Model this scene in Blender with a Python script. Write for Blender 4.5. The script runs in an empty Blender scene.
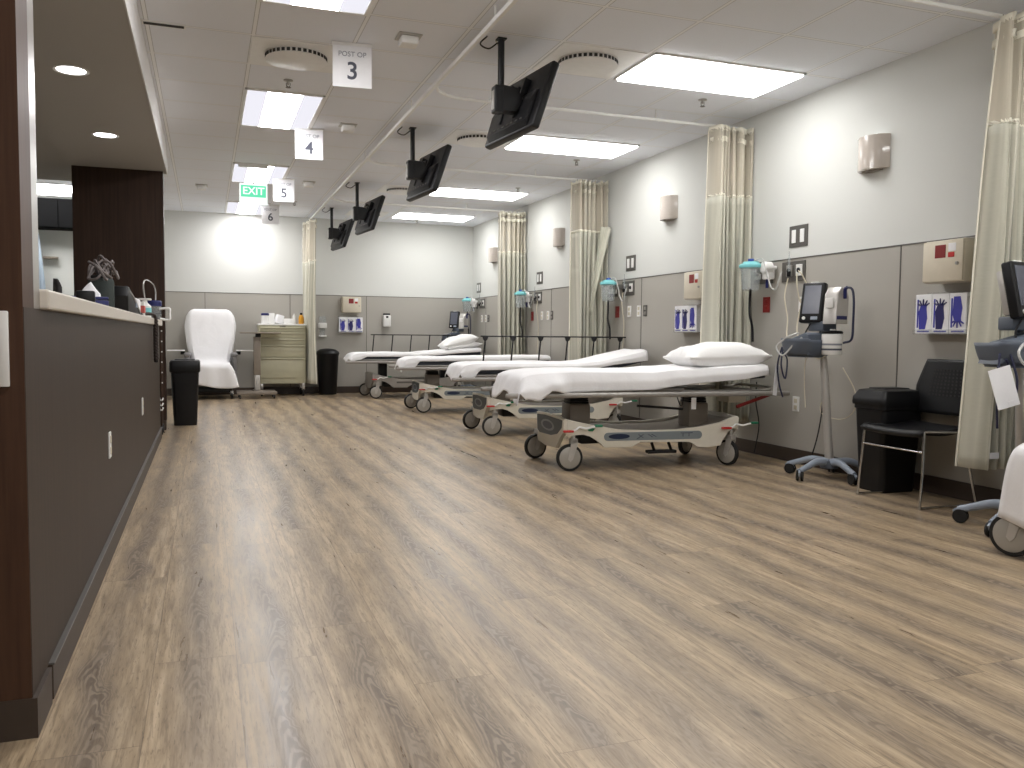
import bpy, bmesh, math, random
from mathutils import Vector, Matrix, noise
random.seed(7)
SC = bpy.context.scene
COL = SC.collection
PI = math.pi
H, R, D, RAIL = 2.882, 4.42, 14.28, 1.622
XS = -0.41           # face of the nurse counter

# ------------------------------------------------------------------ materials
class NT:
    def __init__(s, name):
        s.m = bpy.data.materials.new(name); s.m.use_nodes = True
        s.t = s.m.node_tree; s.t.nodes.clear()
        s.out = s.n('ShaderNodeOutputMaterial')
    def n(s, typ, **kw):
        nd = s.t.nodes.new(typ)
        for k, v in kw.items():
            if k.startswith('_'): setattr(nd, k[1:], v)
            else:
                key = k.replace('__', ' ')
                nd.inputs[int(key[1:]) if key[0] == 'i' and key[1:].isdigit() else key].default_value = v
        return nd
    def l(s, a, b): s.t.links.new(a, b)
    def math(s, op, a, b=None, c=None):
        nd = s.t.nodes.new('ShaderNodeMath'); nd.operation = op
        for i, v in enumerate((a, b, c)):
            if v is None: continue
            if hasattr(v, 'is_output'): s.l(v, nd.inputs[i])
            else: nd.inputs[i].default_value = v
        return nd.outputs[0]
    def mix(s, fac, a, b, mode='MIX'):
        nd = s.t.nodes.new('ShaderNodeMix'); nd.data_type = 'RGBA'; nd.blend_type = mode
        for i, v in ((0, fac), (6, a), (7, b)):
            if hasattr(v, 'is_output'): s.l(v, nd.inputs[i])
            else: nd.inputs[i].default_value = v if i == 0 else (*v[:3], 1)
        return nd.outputs[2]
    def noise(s, vec, scale, detail=3, rough=.55, mapscale=None, dist=0):
        if mapscale:
            mp = s.n('ShaderNodeMapping'); mp.inputs['Scale'].default_value = mapscale
            s.l(vec, mp.inputs[0]); vec = mp.outputs[0]
        nd = s.n('ShaderNodeTexNoise'); nd.inputs['Scale'].default_value = scale
        nd.inputs['Detail'].default_value = detail; nd.inputs['Roughness'].default_value = rough
        nd.inputs['Distortion'].default_value = dist
        s.l(vec, nd.inputs['Vector']); return nd.outputs['Fac']
    def ramp(s, fac, stops):
        nd = s.n('ShaderNodeValToRGB'); e = nd.color_ramp.elements
        while len(e) < len(stops): e.new(.5)
        for x, (p, c) in zip(e, stops):
            x.position = p; x.color = (*c, 1) if len(c) == 3 else c
        s.l(fac, nd.inputs[0]); return nd.outputs[0]
    def bsdf(s, col=None, rough=.5, metal=0, spec=.5, **kw):
        b = s.n('ShaderNodeBsdfPrincipled')
        b.inputs['Roughness'].default_value = rough; b.inputs['Metallic'].default_value = metal
        b.inputs['Specular IOR Level'].default_value = spec
        for k, v in kw.items(): b.inputs[k.replace('_', ' ')].default_value = v
        if col is not None:
            if hasattr(col, 'is_output'): s.l(col, b.inputs['Base Color'])
            else: b.inputs['Base Color'].default_value = (*col[:3], 1)
        s.l(b.outputs[0], s.out.inputs[0]); return b
    def bump(s, b, h, strength=.2, dist=.01):
        n = s.n('ShaderNodeBump'); n.inputs['Strength'].default_value = strength; n.inputs['Distance'].default_value = dist
        s.l(h, n.inputs['Height']); s.l(n.outputs[0], b.inputs['Normal'])
    def pos(s): return s.n('ShaderNodeNewGeometry').outputs['Position']
    def obj(s): return s.n('ShaderNodeTexCoord').outputs['Object']

def srgb(r, g, b):
    f = lambda c: (c/255/12.92) if c/255 <= .04045 else ((c/255+.055)/1.055)**2.4
    return (f(r), f(g), f(b))

_mc = {}
def mat(name, col, rough=.5, metal=0, var=.06, nscale=18, bump=0, spec=.5, **kw):
    """plain surface with a little procedural mottling"""
    if name in _mc: return _mc[name]
    t = NT(name); p = t.obj()
    f = t.noise(p, nscale, 3)
    c = t.mix(f, tuple(x*(1-var) for x in col), tuple(min(1, x*(1+var)) for x in col))
    b = t.bsdf(c, rough, metal, spec, **kw)
    if bump: t.bump(b, t.noise(p, nscale*6, 3), bump, .003)
    _mc[name] = t.m; return t.m

def emit(name, col, strength):
    t = NT(name); e = t.n('ShaderNodeEmission'); e.inputs[0].default_value = (*col, 1); e.inputs[1].default_value = strength
    t.l(e.outputs[0], t.out.inputs[0]); return t.m

def m_floor():
    t = NT('oak_plank_floor'); p = t.pos()
    sp = t.n('ShaderNodeSeparateXYZ'); t.l(p, sp.inputs[0]); x, y = sp.outputs[0], sp.outputs[1]
    W, Lp = .235, 1.5
    xi = t.math('DIVIDE', t.math('SUBTRACT', x, .078), W)
    pi_ = t.math('FLOOR', xi); fx = t.math('SUBTRACT', xi, pi_)
    wn = t.n('ShaderNodeTexWhiteNoise', _noise_dimensions='1D'); t.l(pi_, wn.inputs['W'])
    yi = t.math('ADD', t.math('DIVIDE', y, Lp), t.math('MULTIPLY', wn.outputs['Value'], 7.3))
    pj = t.math('FLOOR', yi); fy = t.math('SUBTRACT', yi, pj)
    cmb = t.n('ShaderNodeCombineXYZ'); t.l(pi_, cmb.inputs[0]); t.l(pj, cmb.inputs[1])
    wn2 = t.n('ShaderNodeTexWhiteNoise', _noise_dimensions='2D'); t.l(cmb.outputs[0], wn2.inputs['Vector'])
    # every plank samples another place of the grain
    off = t.n('ShaderNodeVectorMath', _operation='SCALE'); t.l(wn2.outputs['Color'], off.inputs[0]); off.inputs['Scale'].default_value = 3.2
    ad = t.n('ShaderNodeVectorMath', _operation='ADD'); t.l(p, ad.inputs[0]); t.l(off.outputs[0], ad.inputs[1])
    v = ad.outputs[0]
    # heart of each plank: a wandering grey-brown band with cathedral rings, pale sap wood at the edges
    sv = t.n('ShaderNodeSeparateXYZ'); t.l(v, sv.inputs[0]); yy = sv.outputs[1]
    cy = t.n('ShaderNodeCombineXYZ'); t.l(t.math('MULTIPLY', yy, .9), cy.inputs[1]); t.l(t.math('MULTIPLY', pi_, 3.7), cy.inputs[0])
    wander = t.noise(cy.outputs[0], 1, 2)
    cen = t.math('ADD', .5, t.math('MULTIPLY', t.math('SUBTRACT', wander, .5), .95))
    wob = t.noise(v, 1, 3, .6, (9, 4, 1), .3)
    d = t.math('ABSOLUTE', t.math('ADD', t.math('SUBTRACT', fx, cen), t.math('MULTIPLY', t.math('SUBTRACT', wob, .5), .34)))
    heart0 = t.ramp(d, [(.0, (1, 1, 1)), (.09, (.85,)*3), (.26, (.18,)*3), (.42, (0, 0, 0))])
    amt = t.noise(v, 1, 2, .5, (1.5, .8, 1))
    heart = t.math('MULTIPLY', heart0, t.ramp(amt, [(.3, (.35,)*3), (.6, (1, 1, 1))]))
    mid = t.noise(v, 1, 4, .65, (30, 2.2, 1), .5)
    fine = t.noise(v, 1, 4, .7, (95, 6, 1), .3)
    speck = t.noise(v, 1, 2, .5, (210, 24, 1))
    arg = t.math('ADD', t.math('ADD', t.math('MULTIPLY', yy, 52), t.math('MULTIPLY', t.math('MULTIPLY', d, d), 620)), t.math('MULTIPLY', wob, 34))
    ring = t.math('ADD', t.math('MULTIPLY', t.math('SINE', arg), .5), .5)
    base = t.ramp(mid, [(.32, srgb(143, 125, 102)), (.5, srgb(170, 150, 122)), (.68, srgb(193, 173, 144))])
    c = t.mix(t.math('MULTIPLY', heart, .88), base, srgb(98, 86, 75))
    c = t.mix(t.math('MULTIPLY', t.math('MULTIPLY', heart, t.ramp(ring, [(.35, (0, 0, 0)), (.85, (1, 1, 1))])), .52), c, srgb(172, 156, 136))
    c = t.mix(t.math('MULTIPLY', t.ramp(fine, [(.48, (0, 0, 0)), (.70, (1, 1, 1))]), .55), c, srgb(88, 72, 55))
    c = t.mix(t.math('MULTIPLY', t.ramp(speck, [(.60, (0, 0, 0)), (.70, (1, 1, 1))]), .42), c, srgb(78, 64, 50))
    vo = t.n('ShaderNodeTexVoronoi'); mk = t.n('ShaderNodeMapping'); mk.inputs['Scale'].default_value = (4.6, 2.1, 1); t.l(v, mk.inputs[0]); t.l(mk.outputs[0], vo.inputs['Vector']); vo.inputs['Scale'].default_value = 1
    kn = t.math('MULTIPLY', t.ramp(vo.outputs['Distance'], [(.03, (1, 1, 1)), (.09, (0, 0, 0))]), heart0)
    c = t.mix(t.math('MULTIPLY', kn, .85), c, srgb(62, 50, 42))
    tint = t.mix(wn2.outputs['Value'], (.965, .965, .97), (1.03, 1.02, 1.01))
    c = t.mix(1.0, c, tint, 'MULTIPLY')
    ex = t.math('MINIMUM', fx, t.math('SUBTRACT', 1, fx)); ey = t.math('MINIMUM', fy, t.math('SUBTRACT', 1, fy))
    seam = t.math('MAXIMUM', t.math('LESS_THAN', ex, .006), t.math('LESS_THAN', ey, .0010))
    c = t.mix(t.math('MULTIPLY', seam, .45), c, srgb(80, 66, 54))
    b = t.bsdf(c, .36, 0, .5)
    rr = t.ramp(mid, [(.3, (.27,)*3), (.7, (.40,)*3)]); t.l(rr, b.inputs['Roughness'])
    hb = t.math('SUBTRACT', t.math('MULTIPLY', fine, -.4), t.math('MULTIPLY', seam, 1.0))
    t.bump(b, hb, .25, .002)
    return t.m

def m_ceiling():
    t = NT('acoustic_ceiling_tile'); p = t.pos()
    sp = t.n('ShaderNodeSeparateXYZ'); t.l(p, sp.inputs[0])
    def dist(v, off, per):
        q = t.math('DIVIDE', t.math('SUBTRACT', v, off), per)
        f = t.math('FRACT', q)
        return t.math('MULTIPLY', t.math('MINIMUM', f, t.math('SUBTRACT', 1, f)), per)
    d = t.math('MINIMUM', dist(sp.outputs[0], .305-6.24, .624), dist(sp.outputs[1], 4.49-12.2, .61))
    bar = t.math('LESS_THAN', d, .010)
    gap = t.math('MULTIPLY', t.math('LESS_THAN', d, .0145), t.math('GREATER_THAN', d, .010))
    sp1 = t.noise(p, 260, 2); big = t.noise(p, 1.3, 2)
    c = t.mix(big, srgb(234, 237, 243), srgb(239, 242, 248))
    c = t.mix(t.ramp(sp1, [(.62, (0, 0, 0)), (.7, (.35,)*3)]), c, srgb(206, 206, 206))
    c = t.mix(bar, c, srgb(244, 245, 246)); c = t.mix(t.math('MULTIPLY', gap, .7), c, srgb(176, 174, 172))
    b = t.bsdf(c, .85, 0, .2)
    t.bump(b, t.math('ADD', t.math('MULTIPLY', sp1, .15), bar), .25, .003)
    return t.m

def m_wall(name, c1, c2, scale=500, rough=.8, bstr=.12):
    t = NT(name); p = t.pos()
    f = t.noise(p, 1.2, 2); fine = t.noise(p, scale, 2)
    c = t.mix(f, c1, c2); c = t.mix(t.math('MULTIPLY', fine, .12), c, tuple(x*.75 for x in c1))
    b = t.bsdf(c, rough, 0, .3); t.bump(b, fine, bstr, .002); return t.m

def m_wood(name, dark, light, rough=.4, sx=60):
    t = NT(name); p = t.pos()
    a = t.noise(p, 1, 4, .6, (sx, sx, 1.6), .2); b_ = t.noise(p, 1, 3, .6, (sx*4, sx*4, 5), 0)
    c = t.mix(t.ramp(a, [(.3, (0, 0, 0)), (.7, (1, 1, 1))]), dark, light)
    c = t.mix(t.math('MULTIPLY', b_, .35), c, tuple(x*.6 for x in dark))
    b = t.bsdf(c, rough, 0, .22); t.bump(b, b_, .06, .001); return t.m

def m_curtain():
    t = NT('striped_fold_shaded_fabric'); uv = t.n('ShaderNodeUVMap').outputs[0]
    n1 = t.noise(uv, 1, 2, .5, (17, .12, 1)); n2 = t.noise(uv, 1, 2, .5, (55, .6, 1)); n3 = t.noise(uv, 1, 3, .6, (60, 80, 1))
    c = t.ramp(n1, [(.3, srgb(142, 144, 130)), (.42, srgb(204, 203, 188)), (.50, srgb(168, 168, 152)), (.58, srgb(218, 215, 200)), (.72, srgb(142, 144, 132))])  # woven stripes, their contrast widened to paint in the shade of the folds
    c = t.mix(t.math('MULTIPLY', n2, .45), c, srgb(184, 178, 160))
    c = t.mix(t.math('MULTIPLY', n3, .3), c, srgb(220, 218, 204))
    b = t.bsdf(c, .9, 0, .15); b.inputs['Sheen Weight'].default_value = .2
    t.bump(b, n3, .1, .002); return t.m

def m_net():
    t = NT('curtain_open_mesh'); uv = t.n('ShaderNodeUVMap').outputs[0]
    n2 = t.noise(uv, 1, 2, .5, (50, .5, 1))
    c = t.mix(n2, srgb(204, 196, 178), srgb(224, 217, 200))
    b = t.bsdf(c, .9, 0, .1)
    tr = t.n('ShaderNodeBsdfTransparent'); mx = t.n('ShaderNodeMixShader')
    t.l(t.math('ADD', t.math('MULTIPLY', n2, .25), .60), mx.inputs[0]); t.l(tr.outputs[0], mx.inputs[1]); t.l(b.outputs[0], mx.inputs[2])
    t.l(mx.outputs[0], t.out.inputs[0]); return t.m

def m_clear(name, col, alpha=.35, rough=.08):
    t = NT(name); p = t.obj()
    b = t.bsdf(t.mix(t.noise(p, 20), col, tuple(x*.9 for x in col)), rough, 0, .6)
    tr = t.n('ShaderNodeBsdfTransparent'); mx = t.n('ShaderNodeMixShader'); mx.inputs[0].default_value = alpha
    t.l(tr.outputs[0], mx.inputs[1]); t.l(b.outputs[0], mx.inputs[2]); t.l(mx.outputs[0], t.out.inputs[0]); return t.m

def m_cloth(name, col):
    t = NT(name); p = t.obj()
    f = t.noise(p, 7, 4, .6, None, .6); g = t.noise(p, 700, 2)
    c = t.mix(f, tuple(x*.97 for x in col), col)
    b = t.bsdf(c, .85, 0, .15); b.inputs['Sheen Weight'].default_value = .15
    t.bump(b, t.math('ADD', f, t.math('MULTIPLY', g, .04)), .35, .012); return t.m

M = dict(
    floor=m_floor(), ceiling=m_ceiling(),
    wall=m_wall('painted_wall_light_grey', srgb(211, 212, 208), srgb(216, 217, 213)),
    wains=m_wall('greige_wall_panel', srgb(171, 167, 159), srgb(176, 172, 164), 350, .6),
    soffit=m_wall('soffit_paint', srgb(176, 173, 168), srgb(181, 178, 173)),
    soffit_face=m_wall('soffit_fascia_paint', srgb(218, 216, 214), srgb(222, 220, 218)),
    base=mat('rubber_baseboard', srgb(62, 51, 43), .5),
    lam=m_wood('taupe_brown_laminate', srgb(52, 41, 32), srgb(64, 51, 41), .5, 45),
    dwood=m_wood('dark_walnut_laminate', srgb(50, 36, 29), srgb(66, 49, 39), .42, 50),
    pwood=m_wood('walnut_post', srgb(66, 45, 34), srgb(88, 63, 48), .45, 40),
    slab=mat('counter_solid_surface', srgb(204, 196, 184), .3, var=.05, nscale=90),
    steel=mat('brushed_steel', srgb(175, 172, 168), .3, .9),
    chrome=mat('chrome', srgb(210, 210, 210), .12, 1),
    white=mat('white_plastic', srgb(232, 231, 228), .4),
    wmet=mat('white_painted_metal', srgb(240, 240, 238), .4),
    cream=mat('cream_plastic', srgb(214, 205, 186), .42),
    bedcream=mat('bed_cream_plastic', srgb(222, 217, 203), .38),
    bedgrey=mat('bed_grey_metal', srgb(156, 152, 147), .35, .3),
    taupe=mat('taupe_plastic', srgb(134, 124, 112), .45),
    navy=mat('dark_blue_grey_vinyl', srgb(44, 50, 60), .5),
    teal=mat('dark_teal_decal', srgb(26, 48, 62), .4),
    pillgrey=mat('blue_grey_decal', srgb(128, 136, 140), .4),
    darkblue=mat('deep_blue_decal', srgb(24, 38, 66), .4),
    black=mat('black_plastic', srgb(17, 17, 19), .42, spec=.35),
    tvblack=mat('tv_black_plastic', srgb(24, 25, 28), .45, spec=.4),
    screen=mat('dark_screen_glass', srgb(16, 18, 22), .12),
    mscreen=mat('grey_lit_monitor_glass', srgb(92, 95, 106), .2),
    rubber=mat('black_rubber', srgb(24, 24, 24), .6),
    hub=mat('grey_wheel_cover', srgb(166, 162, 154), .35, .2),
    slate=mat('slate_blue_plastic', srgb(86, 94, 106), .45),
    lslate=mat('light_blue_grey_plastic', srgb(150, 160, 174), .42),
    pole=mat('silver_pole', srgb(190, 187, 182), .35, .4),
    sheet=m_cloth('white_cotton_sheet', srgb(240, 239, 240)),
    pillow=m_cloth('white_pillowcase', srgb(242, 241, 240)),
    curtain=m_curtain(), net=m_net(),
    band=mat('cream_curtain_tape', srgb(236, 232, 216), .8),
    red=mat('dark_red_plastic', srgb(132, 28, 26), .4),
    bred=mat('red_plastic', srgb(190, 40, 36), .4),
    green=mat('green_plastic', srgb(30, 120, 84), .4),
    aqua=mat('aqua_plastic_lid', srgb(128, 204, 208), .4),
    blue=mat('blue_plastic', srgb(38, 74, 150), .4),
    nblue=mat('navy_blue_plastic', srgb(34, 40, 96), .4),
    clear=m_clear('clear_plastic', srgb(205, 212, 214), .24),
    rack=m_clear('thin_clear_acrylic', srgb(205, 208, 210), .12),
    tubing=m_clear('clear_tubing', srgb(225, 225, 222), .6),
    cable=mat('pale_cable', srgb(206, 198, 176), .5),
    bcable=mat('black_cable', srgb(24, 24, 28), .5),
    dcable=mat('dark_blue_cable', srgb(34, 38, 66), .5),
    plate=mat('grey_steel_plate', srgb(100, 97, 93), .4, .4),
    sconce=mat('glossy_pinkish_grey_sconce', srgb(206, 197, 188), .12, spec=.7),
    cartc=mat('putty_cart_enamel', srgb(190, 186, 160), .4),
    vinyl=mat('grey_recliner_vinyl', srgb(118, 116, 116), .5, bump=.1),
    purple=mat('blue_violet_print', srgb(58, 58, 158), .5),
    darkprint=mat('dark_indigo_print', srgb(30, 26, 92), .5),
    paper=mat('white_paper', srgb(238, 238, 240), .7),
    ink=mat('grey_ink', srgb(78, 80, 92), .7),
    iname=mat('faded_ink', srgb(140, 142, 152), .7),
    yellow=mat('amber_bottle', srgb(206, 146, 32), .35),
    pale=mat('pale_blue_fabric', srgb(158, 172, 186), .8),
    lamp=emit('fluorescent_diffuser', (1, .99, .975), 9.0),
    lampL=emit('bright_lamp_lens', (1, .985, .99), 21.0),
    trough=emit('lamp_side_trough', (.93, .92, 1.0), .62),
    down=emit('downlight_lens', (1, .98, .96), 6),
    exitg=emit('exit_sign_green', (.12, .62, .36), .9),
    exitw=emit('exit_sign_white', (.9, 1, .95), .85),
    slot=mat('dark_slot', srgb(52, 50, 50), .8),
    led=emit('amber_led', (1, .6, .2), 2), ledg=emit('green_led', (.2, 1, .4), 2),
)

# ------------------------------------------------------------------ geometry helpers
class MB:
    def __init__(s): s.bm = bmesh.new()
    def _xf(s, vs, mtx):
        if mtx is not None: bmesh.ops.transform(s.bm, matrix=mtx, verts=vs)
    def box(s, x0, x1, y0, y1, z0, z1, bev=0, seg=2, m=None):
        r = bmesh.ops.create_cube(s.bm, size=1); vs = r['verts']
        sx, sy, sz = x1-x0, y1-y0, z1-z0
        for v in vs: v.co = Vector((x0+(v.co.x+.5)*sx, y0+(v.co.y+.5)*sy, z0+(v.co.z+.5)*sz))
        if bev:
            bev = min(bev, .49*min(abs(sx), abs(sy), abs(sz)))
            es = list({e for v in vs for e in v.link_edges})
            r2 = bmesh.ops.bevel(s.bm, geom=es, offset=bev, segments=seg, affect='EDGES', profile=.5)
            vs = list({v for f in r2['faces'] for v in f.verts} | {v for v in vs if v.is_valid})
        s._xf(vs, m); return s
    def prism(s, pts, axis, a, b, bev=0, m=None):
        """closed outline (2-D) extruded along an axis from a to b"""
        def P(p, t):
            return Vector({'x': (t, p[0], p[1]), 'y': (p[0], t, p[1]), 'z': (p[0], p[1], t)}[axis])
        A = [s.bm.verts.new(P(p, a)) for p in pts]; B = [s.bm.verts.new(P(p, b)) for p in pts]
        n = len(pts); fs = []
        fs.append(s.bm.faces.new(A)); fs.append(s.bm.faces.new(B[::-1]))
        for i in range(n): fs.append(s.bm.faces.new((A[i], B[i], B[(i+1) % n], A[(i+1) % n])))
        vs = A+B
        if bev:
            es = list({e for f in fs[:2] for e in f.edges})
            r = bmesh.ops.bevel(s.bm, geom=es, offset=bev, segments=2, affect='EDGES', profile=.5)
            vs = list({v for f in r['faces'] for v in f.verts} | {v for v in vs if v.is_valid})
        s._xf(vs, m); return s
    def tube(s, pts, r, n=8, r2=None, closed=False):
        pts = [Vector(p) for p in pts]; rings = []
        N = len(pts); prev = None
        for i, p in enumerate(pts):
            if closed: d = pts[(i+1) % N]-pts[i-1]
            else: d = pts[min(i+1, N-1)]-pts[max(i-1, 0)]
            d.normalize()
            up = prev if prev is not None else (Vector((0, 0, 1)) if abs(d.z) < .9 else Vector((1, 0, 0)))
            a = d.cross(up)
            if a.length < 1e-5: a = d.cross(Vector((0, 1, .3)))
            a.normalize(); b = a.cross(d).normalized(); prev = b
            rr = r if r2 is None else r+(r2-r)*i/(N-1)
            rings.append([s.bm.verts.new(p+a*math.cos(2*PI*k/n)*rr+b*math.sin(2*PI*k/n)*rr) for k in range(n)])
        for i in range(N if closed else N-1):
            q, w = rings[i], rings[(i+1) % N]
            for k in range(n): s.bm.faces.new((q[k], w[k], w[(k+1) % n], q[(k+1) % n]))
        if not closed:
            s.bm.faces.new(rings[0][::-1]); s.bm.faces.new(rings[-1])
        return s
    def cyl(s, p0, p1, r0, r1=None, n=20):
        return s.tube([p0, p1], r0, n, r1 if r1 is not None else r0)
    def lathe(s, prof, c=(0, 0, 0), axis='z', n=28, m=None):
        """profile of (radius, height) turned about an axis through c"""
        rings = []; vs = []
        for (r, h) in prof:
            ring = []
            for k in range(n):
                a = 2*PI*k/n; u, w = r*math.cos(a), r*math.sin(a)
                co = {'z': (u, w, h), 'y': (u, h, w), 'x': (h, u, w)}[axis]
                v = s.bm.verts.new(Vector(co)+Vector(c)); ring.append(v); vs.append(v)
            rings.append(ring)
        for q, w in zip(rings, rings[1:]):
            for k in range(n): s.bm.faces.new((q[k], q[(k+1) % n], w[(k+1) % n], w[k]))
        s.bm.faces.new(rings[0][::-1]); s.bm.faces.new(rings[-1])
        s._xf(vs, m); return s
    def grid(s, fn, nu, nv, uvf=None):
        g = [[s.bm.verts.new(Vector(fn(i/nu, j/nv))) for j in range(nv+1)] for i in range(nu+1)]
        uvl = s.bm.loops.layers.uv.verify() if uvf else None
        for i in range(nu):
            for j in range(nv):
                f = s.bm.faces.new((g[i][j], g[i+1][j], g[i+1][j+1], g[i][j+1]))
                if uvf:
                    for l, (a, b) in zip(f.loops, ((i, j), (i+1, j), (i+1, j+1), (i, j+1))): l[uvl].uv = uvf(a/nu, b/nv)
        return s
    def build(s, name, m, parent=None, smooth=True, solid=0, subsurf=0, loc=None, rot=None):
        bmesh.ops.recalc_face_normals(s.bm, faces=s.bm.faces[:])
        me = bpy.data.meshes.new(name); s.bm.to_mesh(me); s.bm.free()
        if smooth:
            me.polygons.foreach_set('use_smooth', [True]*len(me.polygons))
            me.set_sharp_from_angle(angle=math.radians(38))
        me.materials.append(m)
        o = bpy.data.objects.new(name, me); COL.objects.link(o)
        if parent: o.parent = parent
        if loc: o.location = loc
        if rot: o.rotation_euler = rot
        if solid:
            md = o.modifiers.new('thickness', 'SOLIDIFY'); md.thickness = solid; md.offset = -1
        if subsurf:
            md = o.modifiers.new('smooth', 'SUBSURF'); md.levels = subsurf; md.render_levels = subsurf
        return o

def tag(o, label=None, cat=None, group=None, kind=None):
    if label: o['label'] = label
    if cat: o['category'] = cat
    if group: o['group'] = group
    if kind: o['kind'] = kind
    return o
def thing(name, label, cat, loc=(0, 0, 0), rz=0, group=None):
    o = bpy.data.objects.new(name, None); o.empty_display_size = .1; COL.objects.link(o)
    o.location = loc; o.rotation_euler = (0, 0, rz); return tag(o, label, cat, group)
def struct(o): o['kind'] = 'structure'; return o
KIDS = {}
def copy_tree(root, loc, rz=None, label=None, group=None, parent=None):
    c = root.copy(); COL.objects.link(c)
    if parent is not None: c.parent = parent
    else:
        c.location = loc
        if rz is not None: c.rotation_euler = (0, 0, rz)
        if label: c['label'] = label
        if group: c['group'] = group
    for ch in [o for o in bpy.data.objects if o.parent == root]:
        copy_tree(ch, None, parent=c)
    return c
def arc(cx, cy, r, a0, a1, n):
    return [(cx+r*math.cos(math.radians(a0+(a1-a0)*i/n)), cy+r*math.sin(math.radians(a0+(a1-a0)*i/n))) for i in range(n+1)]
def smooth_path(pts, n=6):
    """Catmull-Rom through points"""
    P = [Vector(p) for p in pts]; P = [P[0]*2-P[1]]+P+[P[-1]*2-P[-2]]; out = []
    for i in range(1, len(P)-2):
        for k in range(n):
            t = k/n; a, b, c, d = P[i-1:i+3]
            out.append(.5*((2*b)+(c-a)*t+(2*a-5*b+4*c-d)*t*t+(3*b-a-3*c+d)*t**3))
    out.append(P[-2]); return out
def interp(x, pts):
    if x <= pts[0][0]: return pts[0][1]
    for (a, b), (c, d) in zip(pts, pts[1:]):
        if x <= c: return b+(d-b)*(x-a)/(c-a)
    return pts[-1][1]
def text_mesh(name, s, size, m, parent, mtx, depth=.002, bold=0):
    cu = bpy.data.curves.new(name, 'FONT'); cu.body = s; cu.size = size; cu.extrude = depth; cu.offset = bold
    cu.align_x = 'CENTER'; cu.align_y = 'CENTER'
    tmp = bpy.data.objects.new(name, cu)
    COL.objects.link(tmp); dg = bpy.context.evaluated_depsgraph_get()
    me = bpy.data.meshes.new_from_object(tmp.evaluated_get(dg)); bpy.data.objects.remove(tmp)
    me.transform(mtx); me.materials.clear(); me.materials.append(m); me.name = name
    o = bpy.data.objects.new(name, me); COL.objects.link(o)
    if parent: o.parent = parent
    return o

# ------------------------------------------------------------------ the room
XL, YF = -4.6, -2.6
YE = 9.25                     # dark end panel of the nurse station
SZ = 2.60                     # soffit underside
struct(MB().box(XL-.1, R+.1, YF-.1, D+.1, -.1, 0).build('floor', M['floor'], smooth=False))
struct(MB().box(XL-.1, R+.1, YF-.1, D+.1, H, H+.1).build('ceiling', M['ceiling'], smooth=False))
def seam_boxes(mb, ys, x):
    for y in ys: mb.box(x-.0045, x, y-.004, y+.004, .115, RAIL)
wr = struct(MB().box(R, R+.1, YF-.1, D+.1, 0, H).build('wall_right', M['wall'], smooth=False))
MB().box(R-.004, R, YF, D, 0, RAIL).build('wainscot_panel', M['wains'], wr, False)
b = MB(); seam_boxes(b, (2.0, 4.51, 8.12, 10.65, 13.5), R-.003); b.build('panel_seam', M['plate'], wr, False)
MB().box(R-.009, R-.001, YF, D, RAIL, RAIL+.009, .002).build('cap_trim', M['plate'], wr, False)
struct(MB().box(R-.014, R-.004, YF, D-.014, 0, .112, .004).build('baseboard_right', M['base'], smooth=False))
wb = struct(MB().box(XL-.1, R, D, D+.1, 0, H).build('wall_back', M['wall'], smooth=False))
MB().box(-1.45, R-.004, D-.004, D, 0, RAIL).build('wainscot_panel', M['wains'], wb, False)
b = MB()
for x in (-.006, 1.30, 2.55): b.box(x-.004, x+.004, D-.0075, D-.003, .115, RAIL)
b.build('panel_seam', M['plate'], wb, False)
MB().box(-1.45, R-.01, D-.009, D-.001, RAIL, RAIL+.009, .002).build('cap_trim', M['plate'], wb, False)
struct(MB().box(-1.45, R-.014, D-.014, D-.004, 0, .112, .004).build('baseboard_back', M['base'], smooth=False))
struct(MB().box(XL-.1, XL, YF-.1, D, 0, H).build('wall_left', M['wall'], smooth=False))
struct(MB().box(XL, R, YF-.1, YF, 0, H).build('wall_front', M['wall'], smooth=False))
# nurse station: side room wall, soffit, dark end panel, post
struct(MB().box(XL, -1.205, 13.4, 13.52, 0, H).build('wall_station', M['wall'], smooth=False))
struct(MB().box(XL, -1.215, 2.44, 10.35, 2.62, 2.70).build('ceiling_station', M['soffit'], smooth=False))
struct(MB().box(-1.205, -1.15, YE+.14, D, 0, H).build('wall_passage', M['wall'], smooth=False))
pan = struct(MB().box(-1.205, -.385, YE, YE+.14, .10, SZ).build('wall_end_panel', M['dwood'], smooth=False))
MB().box(-1.20, -.39, YE-.006, YE+.13, 0, .10).build('toe_kick', M['base'], pan, False)
so = struct(MB().box(-1.215, -.355, 2.3, YE+.14, SZ, H).build('wall_soffit', M['soffit'], smooth=False))
MB().box(-.358, -.350, 2.3, YE+.145, SZ-.004, H).build('fascia', M['soffit_face'], so, False)
po = struct(MB().box(-1.30, XS, 2.30, 2.44, .10, SZ).build('wall_post', M['pwood'], smooth=False))
MB().box(-1.29, XS+.012, 2.296, 2.50, 0, .10).build('toe_kick', M['base'], po, False)
MB().box(-.83, XS+.0012, 2.303, 2.524, .10, 1.055).build('lower_panel', M['lam'], po, False)
MB().box(-1.27, XS-.0, 2.44, 2.523, 1.055, SZ).build('corner_guard', M['steel'], po, False)
struct(MB().box(-1.27, XS-.004, 2.44, 2.56, SZ-.10, SZ).build('trim_1', M['steel'], smooth=False))
# side room deep wall left of the end panel that closes the gap behind the post
sw = MB().box(-.462, -.440, 2.289, 2.300, .865, 1.045, .003).build('wall_switch', M['white'])
tag(sw, 'white switch plate on the walnut post at the left edge', 'switch')

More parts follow.
